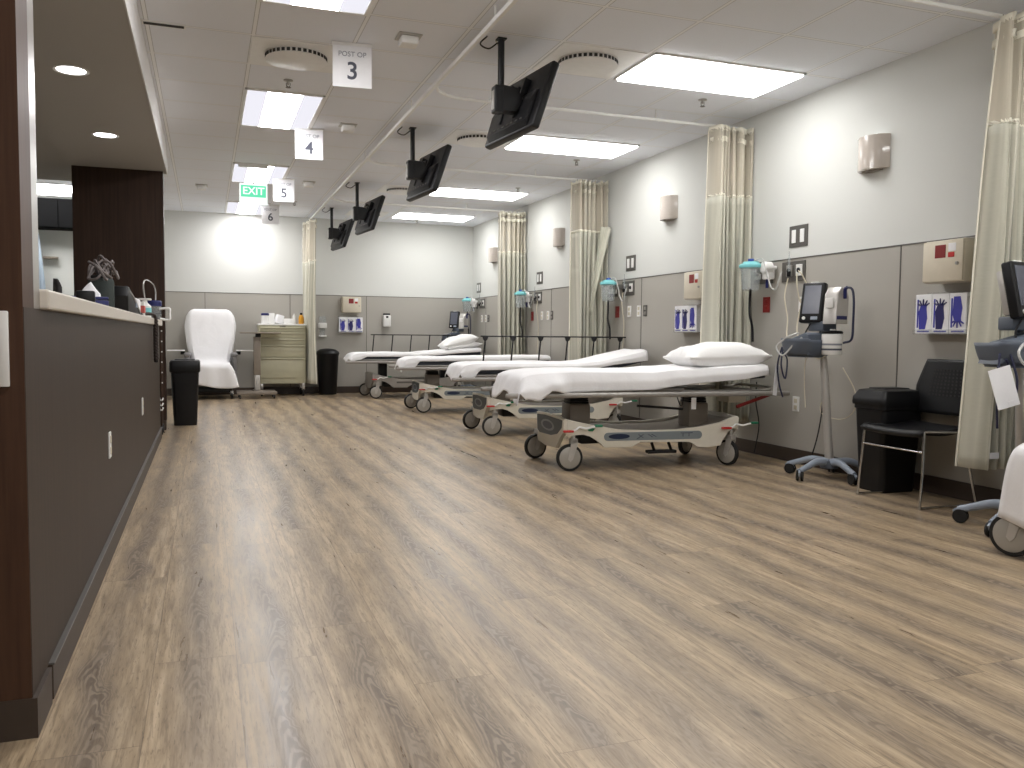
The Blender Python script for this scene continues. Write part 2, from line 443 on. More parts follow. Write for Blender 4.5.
# counter
ct = thing('nurse_counter', 'long taupe laminate nurse station counter with pale solid top', 'counter', (XS, 2.525, 0))
L = 8.57-2.525
MB().box(-.42, 0, 0, L, .10, 1.055, .002).build('front_panel', M['lam'], ct, False)
MB().box(-.40, .012, 0, L+.004, 0, .10, .003).build('toe_kick', M['base'], ct, False)
MB().box(-.02, .0155, 0, L+.006, .096, .102, .001).build('kick_trim', M['plate'], ct, False)
MB().box(-.52, .022, -.001, L+.16, 1.055, 1.108, .006).build('countertop', M['slab'], ct, False)
for (y, lab) in ((4.118, 'white outlet plate nearer the camera on the nurse counter face'), (6.19, 'white outlet plate farther along the nurse counter face')):
    o = thing('wall_outlet', lab, 'outlet', (XS, y, .495), group='counter outlets')
    MB().box(0, .007, -.035, .035, -.058, .058, .003).build('cover_plate', M['white'], o, False)
    for dz in (-.025, .025):
        MB().box(.006, .010, -.016, .016, dz-.016, dz+.016, .003).build('socket', M['cable'], o, False)

# ------------------------------------------------------------------ lights in the ceiling
def flat_light(x, y, w, d, label, power='lamp'):
    t = thing('ceiling_light', label, 'ceiling light', (x, y, H), group=None)
    b = MB()
    for a in ((-.0, w, -.0, .018), (0, w, d-.018, d), (0, .018, 0, d), (w-.018, w, 0, d)): b.box(*a, -.012, 0, .002)
    b.build('frame', M['wmet'], t, False)
    MB().box(.017, w-.017, .017, d-.017, -.026, -.003, .006).build('diffuser', M[power], t, False)  # box lens shaped to drop below the frame; glowing sides brighten the ceiling
    return t
names = ['nearest', 'second', 'third', 'farthest']
for i, y in enumerate((5.07, 7.53, 10.58, 12.98)):
    flat_light(2.83, y, 1.22, .61, '%s rectangular flat ceiling light in the row above the beds' % names[i])
for y, l in ((2.02, 'rectangular flat ceiling light nearest the camera plane, above the picture'), (-.9, 'rectangular flat ceiling light behind the camera')): flat_light(2.83, y, 1.22, .61, l)
def trough_light(x, y, label, w=.61, d=1.22):
    t = thing('troffer_light', label, 'ceiling light', (x, y, H))
    b = MB()
    for a in ((0, w, 0, .02), (0, w, d-.02, d), (0, .02, 0, d), (w-.02, w, 0, d)): b.box(*a, -.014, 0, .002)
    b.build('frame', M['wmet'], t, False)
    b = MB()
    for s0, s1, z0, z1 in ((.019, .17, -.006, -.012), (w-.019, w-.17, -.006, -.012)):
        b.grid(lambda u, v: (s0+(s1-s0)*u, .02+(d-.04)*v, z0+(z1-z0)*u), 2, 2)
    b.build('side_trough', M['trough'], t, False)
    b = MB(); b.grid(lambda u, v: (.17+(w-.34)*u, .02+(d-.04)*v, -.012-.020*math.sin(PI*u)*min(1, 8*v, 8*(1-v))), 10, 16)
    b.build('lamp_lens', M['lampL'], t)
    return t
for y, l in ((3.88, 'troffer light at the top edge of the photo above the nurse walkway'), (6.93, 'bright troffer light between the signs numbered three and four'), (9.98, 'troffer light just before the green exit sign'), (12.92, 'troffer light behind the green exit sign at the back wall')):
    trough_light(.305, y, l)
trough_light(.305, .83, 'troffer light above the camera, out of the picture')
trough_light(.305, -2.2, 'troffer light behind the camera, out of the picture')
for i, (x, y) in enumerate(((-.76, 5.91), (-.755, 7.73), (-.76, 4.09))):
    t = thing('downlight', ['round recessed downlight in the soffit, nearer of the two', 'round recessed downlight in the soffit nearer the dark end panel', 'round recessed downlight in the soffit above the picture'][i], 'downlight', (x, y, SZ))
    MB().lathe([(.082, -.002), (.100, -.007), (.104, -.004), (.104, 0), (.082, 0)], n=32).build('trim_ring', M['wmet'], t)
    MB().lathe([(.001, -.003), (.083, -.003), (.083, -.001), (.001, -.001)], n=32).build('lens', M['down'], t)
flat_light(-3.0, 12.30, 1.6, .61, 'bright rectangular light glimpsed inside the nurse station')

# ------------------------------------------------------------------ ceiling fittings
def track(label, name, pts):
    t = tag(MB().tube(pts, .012, 8).build(name, M['wmet']), label, 'curtain track'); return t
TZ = 2.80
tr = thing('ceiling_track', 'long white ceiling track running the length of the room', 'curtain track', (1.58, 2.0, TZ))
MB().box(-.013, .013, 0, 12.15, -.016, .012, .004).build('rail', M['wmet'], tr, False)
for k in range(6):
    MB().cyl((0, .6+k*2.1, .01), (0, .6+k*2.1, H-TZ), .006, n=8).build('hanger', M['wmet'], tr)
TY = [3.62, 6.33, 9.07, 11.78]
for k, y in enumerate(TY):
    t = thing('curtain_track', ['white cross track above the nearest curtain at the right edge', 'white cross track over the head of the nearest bed', 'white cross track above the second bed', 'white cross track above the third bed'][k], 'curtain track', (1.595, y, TZ))
    pts = [(0.0, -.30, 0)]+[(.30-.30*math.cos(a), -.30+.30*math.sin(a), 0) for a in [PI/2*i/6 for i in range(7)]]+[(1.5, 0, 0), (R-1.595-.002, 0, 0)]
    MB().tube(pts[1:], .012, 8).build('rail', M['wmet'], t)
    for x in (.75, 1.95): MB().cyl((x, 0, .01), (x, 0, H-TZ), .006, n=8).build('hanger', M['wmet'], t)

def vent(x, y, label):
    t = thing('ceiling_vent', label, 'vent', (x, y, H))
    MB().box(-.30, .30, -.295, .295, -.006, 0, .002).build('face_plate', M['wmet'], t, False)
    MB().lathe([(.215, -.004), (.215, -.008), (.202, -.010), (.202, -.034), (.206, -.038), (.185, -.044), (.001, -.047), (.001, -.004)], n=48).build('diffuser_disc', M['wmet'], t)
    b = MB()
    for k in range(36):
        a = 2*PI*k/36; mt = Matrix.Rotation(a, 4, 'Z')
        b.box(.2015, .2055, -.011, .011, -.032, -.011, 0, m=mt)
    b.build('slot_ring', M['slot'], t, False)
for x, y, l in ((.60, 6.02, 'round slotted ceiling vent left of the sign numbered three'), (2.49, 5.40, 'round slotted ceiling vent beside the nearest flat light'), (2.49, 7.88, 'round slotted ceiling vent behind the nearest hanging television'),
                (2.44, 11.0, 'round slotted ceiling vent behind the second hanging television'), (2.40, 13.4, 'round slotted ceiling vent over the farthest bed')): vent(x, y, l)
for x, y, l in ((1.23, 5.38, 'square white ceiling sensor nearest the camera'), (1.23, 7.82, 'square white ceiling sensor right of the sign numbered four'), (1.23, 10.92, 'square white ceiling sensor just above and right of the sign numbered five'), (-.03, 11.67, 'square white ceiling sensor left of the green exit sign')):
    t = thing('ceiling_sensor', l, 'sensor', (x, y, H))
    MB().box(-.075, .075, -.075, .075, -.010, 0, .004).build('back_plate', M['pole'], t, False)
    MB().box(-.055, .055, -.055, .055, -.060, -.009, .010).build('housing', M['white'], t)
for x, y, l in ((3.74, 5.93, 'sprinkler head behind the nearest flat light'), (3.77, 8.43, 'sprinkler head behind the second flat light'), (3.79, 10.3, 'sprinkler head before the third flat light'), (3.3, 13.8, 'sprinkler head at the back wall beyond the farthest flat light'), (.60, 6.62, 'sprinkler head between the round vent and a troffer'), (1.22, 12.6, 'sprinkler head near the sign numbered six')):
    t = thing('sprinkler', l, 'sprinkler', (x, y, H))
    MB().lathe([(.035, 0), (.035, -.006), (.012, -.012), (.008, -.03), (.006, -.035), (.001, -.035)], n=16).build('escutcheon', M['steel'], t)
    MB().tube([(-.014, 0, -.02), (-.014, 0, -.04), (0, 0, -.052), (.014, 0, -.04), (.014, 0, -.02)], .003, 6).lathe([(.001, -.05), (.02, -.052), (.02, -.055), (.001, -.055)], n=16).build('deflector', M['plate'], t)
t = thing('slot_vent', 'thin dark linear slot vent beside the soffit', 'vent', (-.22, 5.71, H))
MB().box(-.125, .125, -.035, .035, -.008, 0, .002).build('frame', M['wmet'], t, False)
MB().box(-.115, .115, -.02, .02, -.010, -.006).build('slot', M['slot'], t, False)

# hanging number signs
for n_, y, rz in ((3, 5.63, -.10), (4, 8.07, -.04), (5, 10.77, 0), (6, 13.05, .03)):
    t = thing('hanging_sign', 'white hanging card sign with a large number %s' % {3: 'three, nearest of the four signs', 4: 'four, second of the hanging signs', 5: 'five, beside the green exit sign', 6: 'six, farthest, near the back wall'}[n_], 'sign', (.915, y, H), rz)
    MB().box(-.125, .125, -.002, .002, -.285, -.012, .001).build('card', M['paper'], t, False)
    MB().box(-.13, .13, -.006, .006, -.020, 0, .002).build('holder', M['wmet'], t, False)
    mtx = Matrix.Translation((0, -.0035, -.185)) @ Matrix.Rotation(PI/2, 4, 'X')
    text_mesh('number', str(n_), .155, M['ink'], t, mtx, .0008, .0022)
    mtx = Matrix.Translation((0, -.0035, -.075)) @ Matrix.Rotation(PI/2, 4, 'X')
    text_mesh('lettering', 'POST OP', .045, M['iname'], t, mtx, .0008)
ex = thing('exit_sign', 'green lit exit sign hanging from the ceiling', 'exit sign', (.52, 10.0, H))
MB().box(-.16, .16, -.03, .03, -.04, 0, .004).build('canopy', M['wmet'], ex, False)
MB().box(-.15, .15, -.009, .009, -.45, -.22, .003).build('panel', M['exitw'], ex, False)
MB().cyl((0, 0, -.22), (0, 0, -.04), .008, n=10).build('hanging_rod', M['wmet'], ex)
MB().box(-.135, .135, -.013, -.009, -.37, -.24, .002).build('legend_field', M['exitg'], ex, False)
text_mesh('lettering', 'EXIT', .115, M['exitw'], ex, Matrix.Translation((0, -.0145, -.305)) @ Matrix.Rotation(PI/2, 4, 'X'), .001, .002)

# hanging televisions
def tv_make(label, loc):
    t = thing('hanging_television', label, 'television', loc)
    MB().box(-.03, .03, -.03, .03, -.010, 0, .003).build('ceiling_plate', M['tvblack'], t, False)
    MB().cyl((0, 0, -.46), (0, 0, -.006), .021, n=16).build('pole', M['tvblack'], t)
    MB().box(-.052, .010, -.045, .045, -.47, -.30, .010).build('pole_clamp', M['tvblack'], t, False)
    MB().box(-.056, -.050, -.022, .022, -.45, -.33, .004).build('clamp_slot', M['steel'], t, False)
    b = MB(); b.prism([(0, -.46), (.09, -.46), (.14, -.40), (.10, -.31), (0, -.30)], 'y', -.05, .05, .006)
    b.build('tilt_arm', M['tvblack'], t)
    # screen: local frame tilted, facing the bed (+x) and down
    tilt = math.radians(19.5)
    F = Matrix.Translation((.185, .13, -.385)) @ Matrix.Rotation(math.radians(6.5), 4, 'Z') @ Matrix.Rotation(tilt, 4, 'Y')
    # body thin at rim, thicker at bottom half
    b = MB(); b.box(-.032, .024, -.36, .36, -.225, .225, .016, 3, m=F)
    body = b.build('screen_housing', M['tvblack'], t)
    b = MB()
    b.prism([(-.030, -.21), (-.062, -.18), (-.068, -.04), (-.052, .03), (-.030, .05)], 'y', -.29, .29, .008, m=F)
    b.build('rear_bulge', M['tvblack'], t)
    MB().box(.0242, .0262, -.335, .335, -.195, .205, 0, m=F).build('screen', M['screen'], t, False)
    b = MB(); b.box(-.082, -.060, -.06, .06, -.06, .10, .006, m=F); b.build('mount_plate', M['tvblack'], t)
    for s_ in (-.10, .10):
        MB().box(-.076, -.030, s_-.014, s_+.014, -.13, .15, .005, m=F).build('mount_strip', M['tvblack'], t)
    b = MB()
    for k in range(8): b.box(-.0665, -.062, -.24+k*.065, -.21+k*.065, -.165, -.155, 0, m=F)
    b.box(-.060, -.056, -.10, .0, -.145, -.13, 0, m=F)
    b.build('vent_slots', M['plate'], t, False)
    MB().tube(smooth_path([(-.10, -.02, -.004), (-.14, 0, -.05), (-.08, .01, -.07), (-.02, 0, -.03), (0, 0, -.06)]), .005, 6).build('cable', M['bcable'], t)
    MB().tube(smooth_path([(-.02, .05, -.002), (.0, .03, -.06), (-.02, 0, -.13)]), .004, 6).build('white_wire', M['cable'], t)
    return t
tv = tv_make('hanging black television nearest the camera', (1.79, 5.20, H))
for (x, y, l) in ((1.80, 7.70, 'second hanging black television from the camera'), (1.80, 10.72, 'third hanging black television from the camera'), (1.80, 13.0, 'hanging black television farthest from the camera')):
    copy_tree(tv, (x, y, H), label=l)

# ------------------------------------------------------------------ curtains
def curtain(label, xa, xb, yc, amp, n, z_top=2.765, z_mesh=2.19, z_bot=.27, seed=0, along='x', spread=1.0, flare=0, nz=26, tuck=None):
    rnd = random.Random(seed); ph = [rnd.uniform(0, 6.28) for _ in range(6)]
    t = thing('privacy_curtain', label, 'curtain', ((xa+xb)/2 if along == 'x' else yc, yc if along == 'x' else (xa+xb)/2, 0))
    ox, oy = t.location.x, t.location.y
    def P(u, z):
        k = (z_top-z)/(z_top-z_bot)
        a = amp*(.8+.3*math.sin(3.1*u*n/3+ph[0]))*(.85+.25*k)
        s = xa+(xb-xa)*u+.006*math.sin(2*PI*n*u*2+ph[1])
        s -= flare*k*(1-u)
        w = a*math.tanh(1.9*(math.sin(2*PI*n*u+ph[2]+.8*math.sin(k*1.6+ph[3]+u*7)+1.1*math.sin(4.3*u+ph[5]))-.25))+.012*math.sin(k*5+u*9+ph[4])
        if tuck: w += tuck*math.exp(-((u-.45)/.16)**2)*(-.05)*min(1, k*2)
        z = z+(.012*math.sin(2*PI*n*u*1.0+1+ph[5]) if z > z_top-.2 else 0)
        return (s-ox, yc+w-oy, z) if along == 'x' else (yc+w-ox, s-oy, z)
    wid = abs(xb-xa)*4.5
    def strip(name, z0, z1, m, rows, solid, off=0):
        b = MB(); b.grid(lambda u, v: P(u, z0+(z1-z0)*v), n*20, rows, lambda u, v: (u*wid, (z0+(z1-z0)*v)))
        return b.build(name, m, t, solid=solid)
    strip('fabric', z_mesh, z_bot, M['curtain'], nz, .004)
    strip('mesh_top', z_top-.02, z_mesh, M['net'], 10, .0)
    strip('header_band', z_top+.004, z_top-.040, M['band'], 2, .012)
    strip('lower_header_band', z_top-.088, z_top-.130, M['band'], 2, .012)
    strip('seam_band', z_mesh+.018, z_mesh-.010, M['band'], 1, .006)
    for u in [ (i+.5)/n for i in range(n)]:
        p = P(u, z_top)
        MB().cyl((p[0], (p[1] if along != 'x' else 0), z_top-.005), (p[0], (p[1] if along != 'x' else 0), TZ-.008), .0035, n=6).build('hook', M['steel'], t)
    # hem edge on the free side
    b = MB(); b.tube([Vector(P(0.0, z_top-.02+(z_bot-z_top+.02)*k/20)) for k in range(21)], .006, 6); b.build('edge_hem', M['band'], t)
    return t
curtain('bunched privacy curtain behind the head of the nearest bed', 4.06, 4.405, 6.26, .115, 6, seed=3)
c3 = curtain('bunched privacy curtain between the second and third beds from the camera', 4.0, 4.375, 8.98, .12, 6, seed=8)
curtain('bunched privacy curtain between the third and farthest beds', 4.0, 4.375, 11.66, .13, 6, seed=12)
c1 = curtain('bunched privacy curtain nearest the camera at the right edge', 4.14, 4.39, 3.58, .09, 4, z_top=2.77, seed=21, flare=.09)
MB().box(-.185, -.12, -.108, -.104, .335, .37).build('care_label', M['paper'], c1, False)
curtain('bunched privacy curtain on the long track by the back wall', 13.50, 14.10, 1.575, .085, 4, z_bot=.20, z_mesh=2.13, seed=30, along='y')
# folded-over flap on the curtain between the second and third beds
b = MB()
def flap(u, v):
    z = 2.24-1.0*v
    w = .11*(1-v)**1.2+.02
    return (.02-.10*v+w*(u-.2)+.07*(1-v), -.18+.03*math.sin(u*PI)-.03*v, z)
b.grid(flap, 8, 14, lambda u, v: (u*.4, v)); b.build('turned_flap', M['curtain'], c3, solid=.004)

# ------------------------------------------------------------------ right wall fittings, bay by bay
BAY = [0, 2.79, 5.58, 8.32]
ORD = ['nearest', 'second', 'third', 'farthest']
def wallthing(name, label, cat, y, z, x=R-.0042): return thing(name, label, cat, (x, y, z))
# local frame on the right wall: -x out of the wall
def sconce(label, y, z):
    t = wallthing('wall_sconce', label, 'wall lamp', y, z, R-.0002)
    b = MB(); out = [(-.002, -.14)]+[(-.002-.10*math.sin(PI*i/12)**.6, -.14+.28*i/12) for i in range(1, 12)]+[(-.002, .14)]
    pts = [(p[0], p[1]) for p in out]
    b.prism(pts, 'z', -.115, .115, .004); b.build('shade', M['sconce'], t)
    MB().box(-.045, -.001, -.08, .08, -.121, -.113, .002).build('lower_lip', M['taupe'], t, False)
    MB().box(-.075, -.003, -.1, .1, .113, .118, .002).build('top_lip', M['wmet'], t, False)
    return t
s0 = sconce('glossy curved wall sconce nearest the camera on the right wall', 4.78, 2.285)
for y, l in ((7.55, 'glossy curved wall sconce, second from the camera'), (10.36, 'glossy curved wall sconce, third from the camera'), (13.07, 'glossy curved wall sconce farthest from the camera')):
    copy_tree(s0, (R-.0002, y, 2.285), label=l)
def dswitch(label, y):
    t = wallthing('double_switch', label, 'switch', y, 1.80, R-.0002)
    MB().box(-.008, 0, -.11, .11, -.085, .085, .003).build('cover_plate', M['plate'], t, False)
    for s_ in (-.05, .05):
        MB().box(-.014, -.006, s_-.024, s_+.024, -.052, .052, .003).build('rocker', M['wmet'], t, False)
    return t
d0 = dswitch('steel double switch plate above the nearest bed', 5.57)
for y, l in ((8.38, 'steel double switch plate above the second bed'), (11.09, 'steel double switch plate above the third bed'), (13.91, 'steel double switch plate above the farthest bed')):
    copy_tree(d0, (R-.0002, y, 1.80), label=l)
def gas(label, y):
    t = wallthing('gas_outlet_panel', label, 'medical gas outlet', y, 1.53)
    for (a, c) in ((-.15, .13), (.25, .50)):
        MB().box(-.012, 0, a, c, -.085, .075, .003).build('steel_plate', M['plate'], t, False)
    for k, yy in enumerate((-.09, .03, .31, .44)):
        b = MB(); b.box(-.022, -.010, yy-.036, yy+.036, -.045, .045, .004); b.build('socket', M['white'] if k in (0, 3) else M['steel'], t, False)
        MB().lathe([(.018, -.030), (.020, -.022), (.001, -.022), (.001, -.030)][:2]+[(.018, -.012)], (0, yy, 0), 'x', 16).build('port', M['black'], t)
    # white vacuum regulator
    b = MB(); b.lathe([(.02, -.15), (.045, -.145), (.05, -.12), (.05, -.075), (.02, -.07), (.018, -.02)], (0, .20, .035), 'x', 24)
    b.box(-.13, -.05, .165, .235, -.06, .03, .01); b.build('regulator', M['white'], t)
    MB().cyl((-.10, .20, -.13), (-.10, .20, -.05), .012, n=12).build('hose_barb', M['nblue'], t)
    b = MB(); b.tube([(-.05, -.02, .0), (-.06, -.02, -.02), (-.06, -.02, .10)], .011, 10); b.cyl((-.06, -.02, .10), (-.06, -.02, .15), .005, n=8)
    b.build('flowmeter', M['clear'], t)
    MB().cyl((-.06, -.02, -.05), (-.06, -.02, -.01), .016, n=12).build('flowmeter_knob', M['black'], t)
    return t
g0 = gas('medical gas outlet panel with white regulator by the nearest bed', 5.62)
for y, l in ((8.43, 'medical gas outlet panel with white regulator by the second bed'), (11.14, 'medical gas outlet panel with white regulator by the third bed'), (13.70, 'medical gas outlet panel with white regulator by the farthest bed')):
    copy_tree(g0, (R-.0042, y, 1.53), label=l)
def canister(label, y):
    t = thing('suction_canister', label, 'suction canister', (4.235, y, 1.38))
    MB().lathe([(.055, 0), (.070, .01), (.088, .19), (.084, .19), (.066, .014), (.001, .010), (.001, 0)], n=28).build('jar', M['clear'], t)
    MB().lathe([(.001, .188), (.094, .188), (.098, .200), (.094, .212), (.070, .225), (.06, .238), (.001, .242)], n=28).build('lid', M['aqua'], t)
    MB().lathe([(.028, .236), (.026, .262), (.001, .266), (.001, .236)], n=16).build('port_cap', M['blue'], t)
    MB().box(.07, .176, -.03, .03, .14, .20, .008).build('wall_bracket', M['steel'], t, False)
    MB().tube(smooth_path([(0, -.04, .24), (.03, -.11, .25), (.04, -.16, .14), (.05, -.20, .03), (.05, -.26, .0), (.04, -.31, .06), (.06, -.32, .14)]), .006, 8).build('suction_hose', M['tubing'], t)
    MB().tube(smooth_path([(0, .0, .02), (.01, .02, -.10), (.0, 0, -.2), (.02, -.01, -.30), (.02, -.02, -.42)]), .010, 8).build('drain_tube', M['black'], t)
    return t
k0 = canister('clear suction canister with aqua lid beside the nearest curtain bay', 5.93)
for y, l in ((8.56, 'clear suction canister with aqua lid above the second bed'), (11.36, 'clear suction canister with aqua lid above the third bed'), (13.98, 'clear suction canister with aqua lid in the back corner')):
    copy_tree(k0, (4.235, y, 1.38), label=l)
def redbox(label, y):
    t = wallthing('red_outlet', label, 'outlet', y, 1.27)
    MB().box(-.008, 0, -.045, .045, -.065, .065, .003).build('cover_plate', M['red'], t, False)
    for dz in (-.026, .026): MB().box(-.013, -.006, -.018, .018, dz-.017, dz+.017, .003).build('socket', M['red'], t, False)
    return t
r0 = redbox('red emergency outlet plate beside the nearest bed', 5.95)
for y, l in ((8.68, 'red emergency outlet plate above the second bed'), (11.35, 'red emergency outlet plate above the third bed')):
    copy_tree(r0, (R-.0042, y, 1.27), label=l)
def wout(label, y, z, m='white', w=.04):
    t = wallthing('wall_outlet', label, 'outlet', y, z)
    MB().box(-.007, 0, -w, w, -.06, .06, .003).build('cover_plate', M[m], t, False)
    for dz in (-.026, .026):
        MB().box(-.011, -.005, -.018, .018, dz-.017, dz+.017, .003).build('socket', M['cable' if m == 'white' else 'steel'], t, False)
    return t
wout('low white outlet under the nearest bed end by the vitals monitor', 5.54, .47)
wout('white outlet with plugs behind the vitals monitor', 5.50, 1.26)
for j, (nm, y0) in enumerate((('second', 8.39), ('third', 10.98), ('farthest', 13.72))):
    wout('white outlet, left of the pair above the %s bed' % nm, y0, 1.27)
    wout('white outlet, right of the pair above the %s bed' % nm, y0-.22, 1.27)
    wout('grey data plate right of the outlets above the %s bed' % nm, y0-.36, 1.27, 'plate')
# cords from the gas panel / outlets
def cord(label, pts, r=.005, m='cable'): return tag(MB().tube(smooth_path(pts), r, 8).build('cord', M[m]), label, 'cord')
cord('pale cord hanging from the wall panel to the monitor basket, left one', [(4.35, 5.60, 1.47), (4.33, 5.61, 1.32), (4.34, 5.58, 1.15), (4.28, 5.50, 1.0), (4.15, 5.22, .93)])
cord('pale cord hanging straight from the wall panel to the white outlet', [(4.37, 5.52, 1.50), (4.36, 5.50, 1.40), (4.39, 5.50, 1.28)])
cord('pale cord looping right from the panel behind the monitor', [(4.37, 5.50, 1.52), (4.36, 5.44, 1.48), (4.38, 5.38, 1.35), (4.36, 5.35, 1.20)])
cord('pale cord with yellow connector below the white outlet', [(4.395, 5.50, 1.22), (4.37, 5.50, 1.08), (4.33, 5.42, .98), (4.22, 5.20, .93)], .006)
cord('thin black cord curving down the wall behind the vitals stand', [(4.40, 5.18, .78), (4.39, 5.20, .5), (4.39, 5.25, .25), (4.38, 5.32, .03)], .005, 'bcable')
cord('pale looped cord beside the vitals stand pole', [(4.39, 5.00, .78), (4.38, 4.86, .62), (4.38, 4.86, .48), (4.39, 5.0, .40), (4.39, 5.2, .42), (4.39, 5.22, .50), (4.39, 5.12, .54)], .004)
cord('black cord hanging below the head of the nearest bed', [(4.385, 6.02, .62), (4.39, 6.03, .45), (4.39, 5.98, .25), (4.38, 6.02, .02)], .005, 'bcable')
for y0, nm in ((8.47, 'second'), (11.05, 'third')):
    cord('pale cord hanging from the gas panel above the %s bed' % nm, [(4.37, y0, 1.48), (4.36, y0, 1.35), (4.38, y0-.02, 1.1), (4.37, y0, .75)], .005)

# sharps boxes and glove holders
def sharps(label, loc, rz):       # front faces local -y, width along x
    t = thing('sharps_box', label, 'sharps container', loc, rz)
    MB().box(-.155, .155, -.145, 0, -.13, .13, .012).build('cabinet', M['cream'], t)
    MB().box(-.150, .150, -.157, -.143, -.125, .125, .006).build('door', M['cream'], t)
    MB().box(-.055, .025, -.160, -.155, .02, .10, .003).build('window', M['red'], t, False)
    MB().box(.045, .100, -.160, -.155, .055, .105, .002).build('label_plate', M['paper'], t, False)
    MB().box(.045, .090, -.161, -.156, .02, .05, .002).build('hazard_label', M['bred'], t, False)
    MB().cyl((.115, -.168, -.02), (.115, -.155, -.02), .010, n=14).build('lock', M['steel'], t)
    return t
sA = sharps('cream sharps box beside the curtain at the right', (R-.0042, 4.02, 1.475), -PI/2)
copy_tree(sA, (R-.0042, 6.86, 1.475), -PI/2, 'cream sharps box half hidden behind the curtain at the nearest bed')
copy_tree(sA, (2.285, D-.0042, 1.475), 0, 'cream sharps box on the back wall')
def gloves(label, loc, rz):
    t = thing('glove_dispenser', label, 'glove box holder', loc, rz)
    b = MB(); b.box(-.205, .205, -.004, 0, -.13, .14, .001); b.box(-.205, .205, -.11, 0, -.135, -.128, .001)
    for x in (-.205, .201): b.box(x, x+.004, -.105, 0, -.13, .10, 0)
    b.box(-.205, .205, -.112, -.108, -.13, -.10, .001)
    b.build('clear_rack', M['rack'], t, False)
    rnd = random.Random(5)
    for k in range(3):
        x0 = -.196+k*.132
        bx = MB().box(x0, x0+.126, -.102, -.006, -.126, .122, .003).build('glove_box', M['paper'], t, False)
        # the printed gloved hand: arm shape and five fingers
        cx = x0+.063; ms = M['purple'] if k != 1 else M['darkprint']; b = MB(); y0 = -.1035
        def poly(pts):
            vs = [b.bm.verts.new((cx+p[0], y0, p[1])) for p in pts]; b.bm.faces.new(vs)
        sgn = (1, 1, -1)[k]
        poly([(-.030, -.10*sgn), (.018, -.10*sgn), (.034, -.03*sgn), (.026, .03*sgn), (.028, .055*sgn), (-.020, .055*sgn), (-.038, .01*sgn)][::sgn])
        b.build('arm_print', ms, bx, False, solid=.0008)
        b = MB()
        for f_ in range(5):
            a = math.radians(60-30*f_); L_ = (.026, .036, .040, .036, .028)[f_]
            px, pz = cx-.024+.012*f_, .052*sgn
            b.tube([(px, y0-.001, pz), (px+L_*math.sin(-a), y0-.001, pz+sgn*L_*math.cos(a))], .0055, 6, .0035)
        b.build('finger_print', M['darkprint'] if k != 2 else M['purple'], bx, True)
        MB().box(cx-.05, cx-.038, -.1035, -.1025, -.09, .09, 0).box(cx-.045, cx+.05, -.1035, -.1025, -.118, -.108, 0).build('box_edge_print', M['purple'], bx, False)
    return t
gA = gloves('three boxes of blue gloves in a rack beside the right curtain', (R-.0042, 4.07, 1.158), -PI/2)
copy_tree(gA, (R-.0042, 7.06, 1.17), -PI/2, 'boxes of blue gloves partly hidden by the curtain at the nearest bed')
copy_tree(gA, (2.276, D-.0042, 1.146), 0, 'three boxes of blue gloves on the back wall')

# dispensers on the back wall
t = thing('soap_dispenser', 'small white soap dispenser on the back wall above the farthest bed', 'dispenser', (2.884, D-.0042, 1.23))
MB().box(-.065, .065, -.10, 0, -.11, .085, .014).build('body', M['white'], t)
MB().box(-.055, .055, -.09, 0, .082, .115, .010).build('top_cover', M['black'], t)
MB().box(-.02, .02, -.106, -.098, .035, .07, .004).build('window', M['black'], t, False)
t = thing('sanitizer_dispenser', 'white hand sanitizer dispenser with drip tray on the back wall', 'dispenser', (1.815, D-.0042, 1.1))
MB().box(-.065, .065, -.11, 0, -.02, .07, .014).build('pump_cover', M['white'], t)
MB().box(-.055, .055, -.09, 0, .07, .18, .012).build('bottle', M['clear'], t)
MB().box(-.045, .045, -.012, 0, -.15, -.02, .004).build('back_plate', M['clear'], t, False)
MB().box(-.06, .06, -.12, 0, -.165, -.135, .008).build('drip_tray', M['white'], t)

# ------------------------------------------------------------------ stretchers
SIDE = [(-.690, .385), (-.60, .362), (-.45, .330), (-.27, .300), (-.03, .290), (.20, .292), (.40, .302), (.56, .340), (.69, .390), (.715, .375), (.712, .305),
        (.690, .300), (.650, .292), (.612, .262), (.585, .215), (.562, .160), (.45, .150), (.362, .154), (.335, .178), (.302, .202), (-.11, .212), (-.14, .190), (-.174, .166), (-.39, .168), (-.42, .190), (-.446, .225), (-.50, .258), (-.56, .275), (-.62, .272), (-.66, .262), (-.690, .25)]
def caster(parent, x, y, yaw, r=.100, style=0):
    c, s = math.cos(yaw), math.sin(yaw)
    mt = Matrix.Translation((x, y, 0)) @ Matrix.Rotation(yaw, 4, 'Z')
    b = MB(); b.lathe([(r-.016, -.016), (r-.004, -.016), (r, -.009), (r, .009), (r-.004, .016), (r-.016, .016), (r-.016, -.016)][:6], (-.028, 0, r), 'y', 32, m=mt)
    w = b.build('wheel', M['rubber'], parent)
    b = MB(); b.lathe([(.001, -.024), (.02, -.024), (r-.03, -.021), (r-.015, -.014), (r-.015, .014), (r-.03, .021), (.02, .024), (.001, .024)], (-.028, 0, r), 'y', 32, m=mt)
    b.build('wheel_cover', M['hub'], w)
    b = MB()
    for q in (-1, 1): b.prism([(-.045, .09), (-.028, .07), (-.008, .09), (.028, .20), (.026, .235), (-.022, .235), (-.026, .19)], 'y', q*.026-.003, q*.026+.003, 0, m=mt)
    b.prism([(-.026, .205), (.028, .205), (.026, .24), (-.022, .24)], 'y', -.029, .029, .003, m=mt)
    b.cyl((x, y, .235), (x, y, .30), .014, n=14)
    b.build('caster_fork', M['pole'], w)
